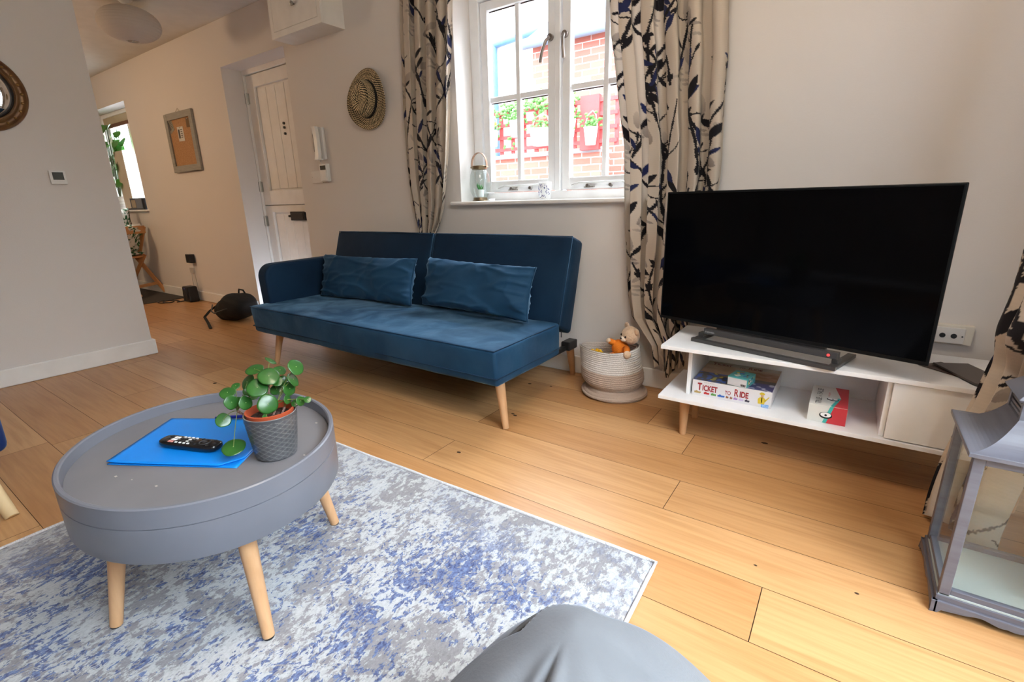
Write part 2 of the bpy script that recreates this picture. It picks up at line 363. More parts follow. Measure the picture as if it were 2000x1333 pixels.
# glazed garden door in the right wall, beside the camera
def door2():
    r = sroot('door_2', (.72, .4, 0)); g = G(); x0, x1 = .70, .76
    g.box((x0, -.55, 0), (x1, -.48, 2.12)); g.box((x0, 1.25, 0), (x1, 1.32, 2.12)); g.box((x0, -.48, 2.05), (x1, 1.25, 2.12)); g.box((x0, .36, 0), (x1, .41, 2.05)); g.box((x0, -.48, 0), (x1, 1.25, .06))
    obj('door_frame', g, M_frame, r, bevel=.004)
    obj('glass_pane', G().box((.728, -.48, .06), (.734, 1.25, 2.05)), M_glass, r)
door2()

# ------------------------------------------------------------------ sofa bed
def rbox(g, pts8, n=10, r=.02, amp=0.0, seed=0, bulge=0.0):
    """soft block from 8 corners (0-3 bottom ring, 4-7 top ring), dense grid with rounded edges and small lumps"""
    P = [Vector(p) for p in pts8]
    dims = ((P[1]-P[0]).length, (P[3]-P[0]).length, (P[4]-P[0]).length)
    ks = [max(4, int(d/.035)) for d in dims]
    def mp(u, v, w_):
        b = P[0].lerp(P[1], u).lerp(P[3].lerp(P[2], u), v); t = P[4].lerp(P[5], u).lerp(P[7].lerp(P[6], u), v); return b.lerp(t, w_)
    def rnd(q):
        # rounded box: pull towards the inner core
        loc = [q[i]*dims[i] for i in range(3)]; core = [min(max(loc[i], r), dims[i]-r) for i in range(3)]
        d = Vector([loc[i]-core[i] for i in range(3)]); L = d.length
        if L > 1e-9: d = d*(r/L)
        o = [(core[i]+d[i])/dims[i] for i in range(3)]
        p = mp(*o)
        if bulge:
            cdir = (p-mp(.5, .5, .5)); k = [4*t*(1-t) for t in q]
            ax = [i for i in range(3) if q[i] < 1e-6 or q[i] > 1-1e-6]
            if len(ax) == 1:
                i = ax[0]; js = [j for j in range(3) if j != i]; m = (k[js[0]]*k[js[1]])**.5
                e = [.5]*3; e[i] = q[i]; nrm = (mp(*e)-mp(.5, .5, .5)).normalized(); p = p+nrm*bulge*m
        if amp:
            nz = noise.noise_vector(p*6+Vector((seed, 0, 0)))+noise.noise_vector(p*15)*.4; p = p+nz*amp
        return p
    for ax in range(3):
        for side in (0, 1):
            a, b = [i for i in range(3) if i != ax]
            def spaced(k, d):
                e = [0, .3*r/d, .6*r/d, r/d]; mid = [r/d+(1-2*r/d)*i/k for i in range(1, k)]
                return e+mid+[1-t for t in e[::-1]]
            A, B = spaced(ks[a], dims[a]), spaced(ks[b], dims[b]); vs = []
            for tb in B:
                for ta in A:
                    q = [0, 0, 0]; q[ax] = side; q[a] = ta; q[b] = tb; vs.append(rnd(q))
            w_ = len(A); g.add(vs, [(j*w_+i, j*w_+i+1, (j+1)*w_+i+1, (j+1)*w_+i) for j in range(len(B)-1) for i in range(w_-1)])
    return g
def hexa(x0, x1, yz):
    """block between x0 and x1 with side profile yz = 4 points: bottom front, bottom back, top back, top front"""
    bf, bbk, tb, tf = yz
    return [(x0, *bf), (x1, *bf), (x1, *bbk), (x0, *bbk), (x0, *tf), (x1, *tf), (x1, *tb), (x0, *tb)]
def velvet(name, c1, c2, sheen=.55):
    m = mat(name, c1, .75, sheen=sheen, sheen_tint=(.38, .62, .85), spec=.25, noisy=(3.2, c2, (1, 1, 1)), bump=(14, .25, (1, 1, 1)))
    nt = m.node_tree; p = nt.nodes['Principled BSDF']; tc_ = nt.nodes.new('ShaderNodeTexCoord'); n = nt.nodes.new('ShaderNodeTexNoise'); n.inputs['Scale'].default_value = 4.5; n.inputs['Detail'].default_value = 3; n.inputs['Distortion'].default_value = 1.1
    mr_ = nt.nodes.new('ShaderNodeMapRange'); mr_.inputs[1].default_value = .38; mr_.inputs[2].default_value = .66; mr_.inputs[3].default_value = sheen*.25; mr_.inputs[4].default_value = sheen*1.5
    nt.links.new(tc_.outputs['Object'], n.inputs['Vector']); nt.links.new(n.outputs['Fac'], mr_.inputs[0]); nt.links.new(mr_.outputs[0], p.inputs['Sheen Weight']); return m
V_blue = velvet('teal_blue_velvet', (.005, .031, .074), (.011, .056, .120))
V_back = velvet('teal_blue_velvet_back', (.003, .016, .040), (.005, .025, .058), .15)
V_cush = velvet('cushion_velvet', (.009, .042, .092), (.014, .060, .125), .5)
def leg(parent, top, foot, r0, r1, m=None, name='leg', tip=None, n=24):
    g = G(); g.cyl(top, foot, r0, r1, n); o = obj(name, g, m or M_beech, parent, smooth=True, auto=40, bevel=.002)
    return o
def sofa():
    t = thing('sofa_bed', 'dark teal blue velvet sofa bed with one arm and tapered wooden legs below the window', 'sofa', (-2.16, 1.9, 0))
    g = G(); rbox(g, hexa(-3.145, -1.188, [(1.583, .222), (2.14, .222), (2.14, .392), (1.570, .392)]), r=.016, amp=.003, bulge=.006)
    st = obj('seat', g, V_blue, t, smooth=True)
    # stitched seam round the lower edge
    s = G(); z = .262; s.tube([(-3.147, 2.13, z), (-3.149, 1.577, z), (-1.184, 1.577, z), (-1.184, 2.13, z)], .0035, 6)
    s.tube([(-3.145, 2.1, .389), (-3.142, 1.573, .389), (-1.191, 1.573, .389), (-1.191, 2.1, .389)], .0028, 6)
    obj('piping', s, V_back, st, smooth=True)
    prof = [(2.135, .372), (2.262, .306), (2.392, .785), (2.280, .822)]
    for x0, x1 in ((-3.10, -2.163), (-2.155, -1.19)):
        g = G(); rbox(g, hexa(x0, x1, prof), r=.018, amp=.002, bulge=.008)
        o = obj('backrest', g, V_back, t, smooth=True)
        s = G(); e = .004
        s.tube([(x1-e, 2.138, .376), (x1-e, 2.281, .819), (x0+e, 2.281, .819), (x0+e, 2.138, .376)], .003, 6)
        obj('piping', s, V_blue, o, smooth=True)
    # arm: rounded at the front top
    pr = []
    y0, y1, z0, z1, R = 1.675, 2.235, .33, .645, .085
    pr += [(y1, z0), (y1, z1+.005)]
    for i in range(9):
        a = PI/2+PI/2*i/8; pr.append((y0+R+R*math.cos(a), z1-R+R*math.sin(a)))
    pr += [(y0+.006, z0)]
    g = G(); n = len(pr)
    for x in (-3.185, -3.085):
        g.v += [(x, y, z) for y, z in pr]
    g.f = [tuple(range(n)), tuple(range(n, 2*n))[::-1]]+[(i, (i+1) % n, n+(i+1) % n, n+i) for i in range(n)]; g.mi = [0]*len(g.f)
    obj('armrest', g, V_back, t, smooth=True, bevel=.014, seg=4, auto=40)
    leg(t, (-1.238, 1.668, .225), (-1.196, 1.650, 0), .0245, .0145)
    leg(t, (-3.00, 1.668, .225), (-3.04, 1.632, 0), .0245, .0145)
    leg(t, (-1.245, 2.355, .205), (-1.275, 2.455, 0), .024, .0145)
    leg(t, (-3.05, 2.355, .205), (-3.09, 2.455, 0), .024, .0145)
    for x in (-1.262, -3.105):
        fr = G(); fr.box((x, 1.75, .195), (x+.03, 2.33, .222)); fr.box((x-.004, 2.29, .195), (x+.05, 2.385, .245))
        obj('hinge_bracket', fr, M_blackpl, t, bevel=.006)
    u = G(); u.box((-3.0, 1.72, .17), (-1.5, 1.76, .222)); u.box((-3.0, 2.05, .17), (-1.5, 2.09, .222))
    obj('under_frame', u, M_blackpl, t)
    lab = G(); lab.box((-1.187, 2.146, .315), (-1.183, 2.150, .345)); obj('care_tag', lab, mat('tag', (.02, .02, .03), .7), t)
sofa()
def pillow(g, c, U, V, W_, w_, h_, th, seed=0, amp=.020, n=40):
    U, V, N = Vector(U).normalized(), Vector(V).normalized(), Vector(W_).normalized(); c = Vector(c)
    for sgn in (1, -1):
        def fn(u, v):
            a, b = 2*u-1, 2*v-1
            ea, eb = max(0, 1-abs(a)**3.2), max(0, 1-abs(b)**2.4)
            t_ = (ea*eb)**.45*th/2
            pin = 1-.035*(1-abs(a))**.0*0
            x = a*w_/2*(1-.045*(1-b*b)*abs(a)**6); y = b*h_/2*(1-.06*(1-a*a)*abs(b)**4)
            p = c+U*x+V*y+N*sgn*t_
            if t_ > 1e-4:
                def rid(x_, y_): return max(0, 1-abs(noise.noise(Vector((x_, y_, seed)))*3.2))**2
                edge = max(abs(a)**3, abs(b)**3)
                d = noise.noise(Vector((a*1.6+seed, b*1.3, sgn*.5)))*.9+(rid(a*1.1+b*.9, (b-a*.35)*2.2)*.9+rid(a*2.6-b*.8+5, (b+a*.5)*1.4)*.6)*(.35+.65*edge)-.5
                p = p+N*sgn*d*amp*min(1, t_/.02)
            else: p = p+U*noise.noise(Vector((b*6, seed, 0)))*.003+V*noise.noise(Vector((a*9, seed+4, 0)))*.004
            return p
        g.grid(fn, n*2, n)
    return g
def cushion(label, c, U, V, w_, h_, th, seed, m=V_cush):
    U = Vector(U); V = Vector(V); N = U.cross(V)
    g = pillow(G(), c, U, V, N, w_, h_, th, seed)
    t = thing('cushion', label, 'cushion', c, 'velvet cushions on the sofa')
    o = obj('cover', g, m, t, smooth=True)
    e = G(); s = 1
    pts = []
    U, V = U.normalized(), V.normalized(); c = Vector(c)
    for k in range(15):
        b = 1-2*k/14; pts.append(c+U*(w_/2*(1-.045*(1-b*b))-.001)+V*(b*h_/2))
    e.tube(pts, .0045, 6); obj('edge_seam', e, m, t, smooth=True)
cushion('left blue velvet cushion, lying creased next to the sofa arm', (-2.585, 2.058, .541), (1, .03, .008), (-.02, .30, 1), .865, .29, .15, 1.3)
cushion('right blue velvet cushion on the sofa, clear of the arm', (-1.665, 2.045, .556), (1, -.02, -.022), (.02, .30, 1), .745, .28, .15, 7.7)

# ------------------------------------------------------------------ coffee table
TC = (-1.325, .495); TA, TB, TT = .348, .302, math.radians(-9)
def ell(s_=1.0, da=0.0, n=96):
    out = []
    for i in range(n):
        a = 2*PI*i/n; x = (TA*s_+da)*math.cos(a); y = (TB*s_+da)*math.sin(a)
        out.append((TC[0]+x*math.cos(TT)-y*math.sin(TT), TC[1]+x*math.sin(TT)+y*math.cos(TT)))
    return out
def rings(g, rs, cap0=True, cap1=True):
    n = len(rs[0][0]); vs = []
    for poly, z in rs: vs += [(x, y, z) for x, y in poly]
    fs = [(k*n+i, k*n+(i+1) % n, (k+1)*n+(i+1) % n, (k+1)*n+i) for k in range(len(rs)-1) for i in range(n)]
    if cap0: fs.append(tuple(range(n))[::-1])
    if cap1: fs.append(tuple(range((len(rs)-1)*n, len(rs)*n)))
    return g.add(vs, fs)
M_tab = mat('grey_lacquer', (.165, .172, .205), .32, spec=.5)
M_tabtop = mat('grey_lacquer_worn', (.165, .160, .175), .36, spec=.5, noisy=(5, (.185, .180, .195), (1, 1, 1)))
def table():
    t = thing('coffee_table', 'round grey coffee table with raised tray rim and splayed wooden legs standing on the rug', 'coffee table', (TC[0], TC[1], .012))
    g = rings(G(), [(ell(da=-.012), .298), (ell(da=-.002), .300), (ell(), .304), (ell(), .3815), (ell(da=-.003), .3825)])
    obj('drum', g, M_tab, t, smooth=True, auto=35)
    g = rings(G(), [(ell(da=-.004), .3832), (ell(da=.0), .3842), (ell(da=.0), .428), (ell(da=-.003), .4305), (ell(da=-.009), .4305), (ell(da=-.012), .428), (ell(da=-.013), .402), (ell(da=-.013), .401)], cap1=False)
    tr = obj('tray', g, M_tab, t, smooth=True, auto=35)
    g = rings(G(), [(ell(da=-.0135), .3845), (ell(da=-.0135), .4015)])
    fl = obj('tray_floor', g, M_tabtop, t)
    rng = random.Random(2)
    nk = G()
    for x, y in ((-1.20, .82-.09), (-1.35, .30), (-1.52, .42), (-1.30, .315), (-1.22, .335), (-1.06, .60)):
        s = rng.uniform(.002, .004); nk = G(); nk.box((x-s, y-s*.6, .4015), (x+s, y+s*.6, .4018))
        obj('scratch', nk, mat('chip', (.5, .45, .42), .6), fl)
    feet = [(-1.375, .23), (-1.023, .422), (-1.258, .779), (-1.61, .587)]
    cx, cy = sum(f[0] for f in feet)/4, sum(f[1] for f in feet)/4
    for fx, fy in feet:
        k = .80; l = leg(t, (cx+(fx-cx)*k, cy+(fy-cy)*k, .30), (fx, fy, .014), .0215, .0135)
        d = G(); d.cyl((fx, fy, .012), (fx, fy, .0165), .0125, n=16); obj('foot_pad', d, M_blackpl, l)
table()
ZT = .4015
# document wallet, pen, papers, remote
def folder():
    t = thing('document_wallet', 'bright blue plastic document wallet lying under the remote on the coffee table', 'folder', (-1.36, .49, ZT))
    A, B, Cc, D = Vector((-1.432, .308)), Vector((-1.140, .474)), Vector((-1.296, .690)), Vector((-1.590, .512))
    def sheet(z, lift, cut=0):
        def fn(u, v):
            p = A.lerp(B, u).lerp(D.lerp(Cc, u), v)
            if cut:
                # clipped right front corner
                e = max(0, (u-.86)/.14)
                p = p+(D-A)*.16*e*max(0, 1-v/.35)
            return (p.x, p.y, z+lift*(math.exp(-u*9)*(1-v)+.25*math.exp(-v*12)*max(0, math.sin(u*PI))))
        return G().grid(fn, 30, 20)
    mb = mat('blue_plastic', (.004, .20, .68), .38, spec=.4, noisy=(7, (.004, .215, .72), (1, 1, 1)))
    obj('back_sheet', sheet(ZT+.0012, .001), mb, t, smooth=True, solid=.0009)
    obj('front_sheet', sheet(ZT+.0052, .005, 1), mb, t, smooth=True, solid=.0009)
    p = G(); c0 = Vector((-1.362, .495)); U = (B-A).normalized(); V = Vector((-U.y, U.x))
    q = [c0-U*.14-V*.10, c0+U*.152-V*.10, c0+U*.152+V*.108, c0-U*.14+V*.108]
    p.prism([(a.x, a.y) for a in q], ZT+.0022, ZT+.0040)
    obj('paper', p, mat('paper', (.85, .85, .83), .8), t, label='white papers showing at the wallet edge')
folder()
def pen():
    t = thing('pen', 'dark blue ballpoint pen lying behind the blue wallet on the coffee table', 'pen', (-1.42, .63, ZT))
    z = ZT+.0118
    g = G(); g.cyl((-1.455, .585, z), (-1.375, .650, z), .0048, n=12); obj('barrel', g, mat('pen_blue', (.01, .02, .22), .3), t, smooth=True, auto=40)
    g = G(); g.cyl((-1.375, .650, z), (-1.366, .6573, z), .0045, .0012, n=12); obj('tip', g, M_steel, t)
    g = G(); g.cyl((-1.455, .585, z), (-1.463, .5785, z), .0035, n=12); obj('button', g, mat('pen_blue', (.01, .02, .22), .3), t)
pen()
def remote():
    O = Vector((-1.3385, .4605, ZT+.0105)); a = math.radians(20.5)
    M = Matrix.Translation(O) @ Matrix.Rotation(a, 4, 'Z')
    t = thing('remote_control', 'black television remote control on the blue wallet', 'remote control', O)
    L, Wd, Hh = .178, .048, .019
    def outline(s=1.0, k=0):
        pts = []
        for i in range(48):
            q = 2*PI*i/48; c, s_ = math.cos(q), math.sin(q)
            x = abs(c)**.35*(1 if c > 0 else -1)*(L/2-k); y = abs(s_)**.55*(1 if s_ > 0 else -1)*(Wd/2-k)
            y *= 1-.10*(1-(x/(L/2))**2); pts.append((x, y))
        return pts
    g = G(); rs = [(outline(k=.008), -.004), (outline(k=.002), .001), (outline(), .006), (outline(k=.001), .013), (outline(k=.004), .0155)]
    vs = []; n = 48
    for poly, z in rs: vs += [(x, y, z-.002*(1-(x/(L/2))**2)) for x, y in poly]
    fs = [(k*n+i, k*n+(i+1) % n, (k+1)*n+(i+1) % n, (k+1)*n+i) for k in range(len(rs)-1) for i in range(n)]+[tuple(range(n))[::-1], tuple(range(4*n, 5*n))]
    g.add(vs, fs, M); obj('body', g, mat('remote_black', (.006, .006, .007), .25, coat=.3), t, smooth=True, auto=50)
    mk = mat('remote_keys', (.02, .02, .024), .5); mw = mat('remote_white', (.75, .75, .75), .5); mr_ = mat('remote_red', (.6, .25, .22), .5)
    def key(x, y, w_, h_, m, z=.0135):
        k = G(); k.box((x-w_, y-h_, z), (x+w_, y+h_, z+.0022), M); obj('button', k, m, t, bevel=.0008)
    for i in range(3): key(-.070+.0*i, -.012+.012*i, .0035, .0035, mk)
    for y, m in ((-.013, mr_), (-.003, mw), (.008, mw)): key(-.052, y, .0035, .004, m)
    for y, m in ((-.013, mr_), (-.003, mw), (.008, mw)): key(-.043, y, .0035, .004, m)
    for i in range(4):
        for j in range(4): key(-.030+.0125*i, -.0145+.0095*j, .0036, .0026, mw if (i*j+j) % 3 == 0 else mk)
    k = G()
    for i in range(24):
        a0, a1 = 2*PI*i/24, 2*PI*(i+1)/24
    k.tube([(.046+.013*math.cos(2*PI*i/24), .013*math.sin(2*PI*i/24), .0142) for i in range(24)], .0022, 6, M, closed=True)
    k.cyl((.046, 0, .013), (.046, 0, .0158), .0055, n=16, M=M); obj('direction_pad', k, mk, t, smooth=True, auto=40)
    for x, y in ((.028, -.014), (.028, .014), (.066, -.014), (.066, .014), (.076, 0)): key(x, y, .003, .003, mk)
remote()

# ------------------------------------------------------------------ potted plant
def diamond_mat():
    m = mat('embossed_grey_glaze', (.115, .115, .125), .3, coat=.25, noisy=False); nt = m.node_tree; p = nt.nodes['Principled BSDF']; N = nt.nodes.new; Lk = nt.links.new
    a = N('ShaderNodeAttribute'); a.attribute_name = 'Col'; s = N('ShaderNodeSeparateColor'); Lk(a.outputs['Color'], s.inputs[0])
    r = N('ShaderNodeValToRGB'); r.color_ramp.elements[0].color = (.075, .075, .083, 1); r.color_ramp.elements[1].color = (.24, .235, .23, 1); Lk(s.outputs[0], r.inputs[0]); Lk(r.outputs[0], p.inputs['Base Color'])
    return m
def plant():
    cx, cy = -1.127, .568
    t = thing('potted_plant', 'round-leaved green plant in an embossed grey pot at the back of the coffee table', 'plant', (cx, cy, ZT))
    # embossed pot: dense lathe with scale pattern
    n, k = 288, 110; H_, r0, r1 = .114, .046, .0605; vs, cols, fs = [], [], []
    for j in range(k+1):
        z = H_*j/k; r = r0+(r1-r0)*(j/k)**.8
        if j < 4: r -= .004*(1-j/4)
        for i in range(n):
            a = 2*PI*i/n; rows = 9; cn = 15
            v = (z/H_)*rows; u = i/n*cn
            e = 0
            if .02 < z/H_ < .93:
                best = 9
                for sft in (0, .5):
                    uu = (u+sft) % 1-.5; vv = ((v+(sft*1.0)) % 1)-.5
                    d = abs(abs(uu)*1.0+abs(vv)*1.0-.5)
                    best = min(best, d)
                uu = (u % 1)-.5; vv = (v % 1)-.5
                d = abs(abs(uu)+abs(vv)-.5); din = abs(abs(uu)+abs(vv)-.28) if abs(uu)+abs(vv) < .5 else abs(1-abs(uu)-abs(vv)-.28)
                e = max(0, 1-d/.07)*1.0-0*din; inner = max(0, 1-din/.06)*.35
                e = max(e, inner)
            rr = r+.0011*e
            vs.append((cx+rr*math.cos(a), cy+rr*math.sin(a), ZT+z)); cols.append((e, 0, 0))
    fs = [(j*n+i, j*n+(i+1) % n, (j+1)*n+(i+1) % n, (j+1)*n+i) for j in range(k) for i in range(n)]; fs.append(tuple(range(n))[::-1])
    # rolled lip and inside wall
    for rr, z in ((r1-.0015, H_+.0012), (r1-.004, H_+.0005), (r1-.005, H_-.02)):
        for i in range(n):
            a = 2*PI*i/n; vs.append((cx+rr*math.cos(a), cy+rr*math.sin(a), ZT+z)); cols.append((.8, 0, 0))
    for j in range(k, k+3): fs += [(j*n+i, j*n+(i+1) % n, (j+1)*n+(i+1) % n, (j+1)*n+i) for i in range(n)]
    g = G(); g.v = vs; g.f = fs; g.mi = [0]*len(fs)
    o = obj('pot', g, diamond_mat(), t, smooth=True, fix=False); colour(o, cols)
    g = G(); g.lathe([(.042, .02), (.0545, .116), (.0555, .122), (.052, .1225), (.050, .114), (.047, .105)], (cx, cy, ZT), 64, caps=False)
    obj('nursery_pot', g, mat('terracotta_plastic', (.42, .075, .028), .5), t, smooth=True, auto=40)
    def so(u, v):
        a = 2*PI*u; r = .0495*v; z = .104+.004*noise.noise(Vector((r*math.cos(a)*80, r*math.sin(a)*80, 0)))+.002*noise.noise(Vector((r*math.cos(a)*260, r*math.sin(a)*260, 3)))
        return (cx+r*math.cos(a), cy+r*math.sin(a), ZT+z)
    obj('soil', G().grid(so, 60, 16), mat('soil', (.022, .012, .008), .95, noisy=(200, (.06, .03, .02), (1, 1, 1))), t, smooth=True)
    zs = ZT+.102
    stems = [[(cx-.010, cy+.006, zs), (-1.150, .582, .53), (-1.151, .587, .571), (-1.147, .590, .592)], [(cx+.006, cy+.0, zs), (-1.126, .576, .508), (-1.124, .586, .531)], [(cx-.040, cy-.012, zs), (-1.184, .540, .499), (-1.207, .529, .514)], [(cx+.012, cy+.022, zs), (-1.115, .60, .52)]]
    ms = mat('plant_trunk', (.10, .045, .035), .7, noisy=(300, (.28, .17, .13), (1, 1, 1)))
    for s in stems:
        pts = [Vector(p) for p in s]; q = []
        for a, b in zip(pts, pts[1:]):
            for i in range(6): q.append(a.lerp(b, i/6))
        q.append(pts[-1]); obj('trunk', G().tube(q, [.0031+.0006*math.sin(i*1.9) for i in range(len(q))], 8), ms, t, smooth=True)
    tips = [Vector(s[-1]) for s in stems]
    L = [(-1.1842,.621,.6244,.0153,.0047,40,0),(-1.1428,.6183,.6065,.015,.0104,25,0),(-1.0834,.6274,.6228,.0207,.0162,60,1),(-1.0939,.6214,.5903,.0186,.0096,65,1),(-1.2053,.5876,.607,.0221,.0117,-10,0),(-1.1351,.5843,.6027,.0248,.0207,10,0),(-1.226,.5738,.5727,.0216,.0117,-60,2),(-1.1448,.5568,.5798,.0242,.0224,0,1),(-1.2389,.5505,.5678,.0105,.0075,-15,2),(-1.2334,.5257,.5588,.0188,.0138,-10,2),(-1.2015,.5171,.543,.0158,.0176,0,2),(-1.1725,.5367,.5411,.0153,.0176,0,2),(-1.2174,.54,.5312,.0127,.0139,0,2),(-1.2223,.4993,.4971,.0177,.0173,0,2),(-1.1728,.4894,.4425,.0268,.019,-8,2),(-1.1039,.5547,.5463,.0232,.0238,0,1),(-1.1521,.607,.5565,.0163,.014,0,0),(-1.1508,.6263,.5728,.0141,.0141,0,0),(-1.1073,.6159,.5651,.0138,.0188,0,1),(-1.0715,.6189,.5385,.0102,.0125,0,1),(-1.0491,.6241,.5452,.009,.0079,0,1),(-1.091,.6149,.5295,.0096,.008,0,3),(-1.0935,.5396,.5188,.0101,.0057,70,1),(-1.0982,.6017,.5426,.008,.0118,0,3),(-1.2095,.5733,.5385,.0129,.0099,0,2),
         (-1.13,.60,.585,.014,.012,0,0),(-1.165,.60,.60,.013,.011,20,0),(-1.12,.625,.56,.012,.012,0,1),(-1.19,.555,.56,.012,.012,0,2)]
    ml = mat('leaf_green', (.014, .075, .012), .30, coat=.15, noisy=(25, (.030, .115, .018), (1, 1, 1))); mp_ = mat('petiole', (.16, .20, .05), .5); mc = mat('leaf_centre', (.35, .45, .18), .5)
    # the leaf faces look towards the light and the room
    Fd = Vector((.66, -.50, .56)).normalized()
    rng = random.Random(4)
    for (x, y, z, a, b, ang, si) in L:
        c = Vector((x, y, z)); R_ = max(a, b)
        A_ = math.radians(ang)
        right = Vector((.82, .57, 0)); up = right.cross(Vector((-.57, .82, 0))*1).normalized()
        vdir = c-Vector((0, 0, 1)); vdir.normalize()
        hr = vdir.cross(Vector((0, 0, 1))).normalized(); hu = hr.cross(vdir).normalized()
        major = (hr*math.cos(A_)-hu*math.sin(A_)) if a >= b else (hu)
        minor = (hr*math.sin(A_)+hu*math.cos(A_)) if a >= b else (-hr)
        if minor.z < 0: minor = -minor
        ratio = min(a, b)/R_
        tilt = math.acos(min(1, ratio)); v2 = minor*ratio+vdir*math.sin(tilt)*(1 if minor.z > 0 else -1); v2.normalize()
        nrm = major.cross(v2).normalized()
        if nrm.dot(-vdir) < 0: nrm = -nrm
        cup = rng.uniform(.05, .14)
        def fn(u, v):
            q = 2*PI*u; rr = R_*v*(1+.03*math.sin(3*q+x*90)+.02*math.sin(5*q)); return c+major*rr*math.cos(q)+v2*rr*math.sin(q)+nrm*(-cup*R_*v*v+.03*R_*v*math.sin(2*q+y*50))
        lf = obj('leaf', G().grid(fn, 28, 7), ml, t, smooth=True, solid=.0006)
        obj('leaf_spot', G().ball(c+nrm*.0006, (.0011, .0011, .0011), 8), mc, lf, smooth=True)
        tip = tips[si]; mid = (tip+c)/2+Vector((0, 0, .016))-nrm*.008; e = c-nrm*.0008
        pts = [tip*(1-s)**2+mid*2*s*(1-s)+e*s*s for s in [i/10 for i in range(11)]]
        obj('leaf_stalk', G().tube(pts, .0009, 6), mp_, t, smooth=True)
plant()

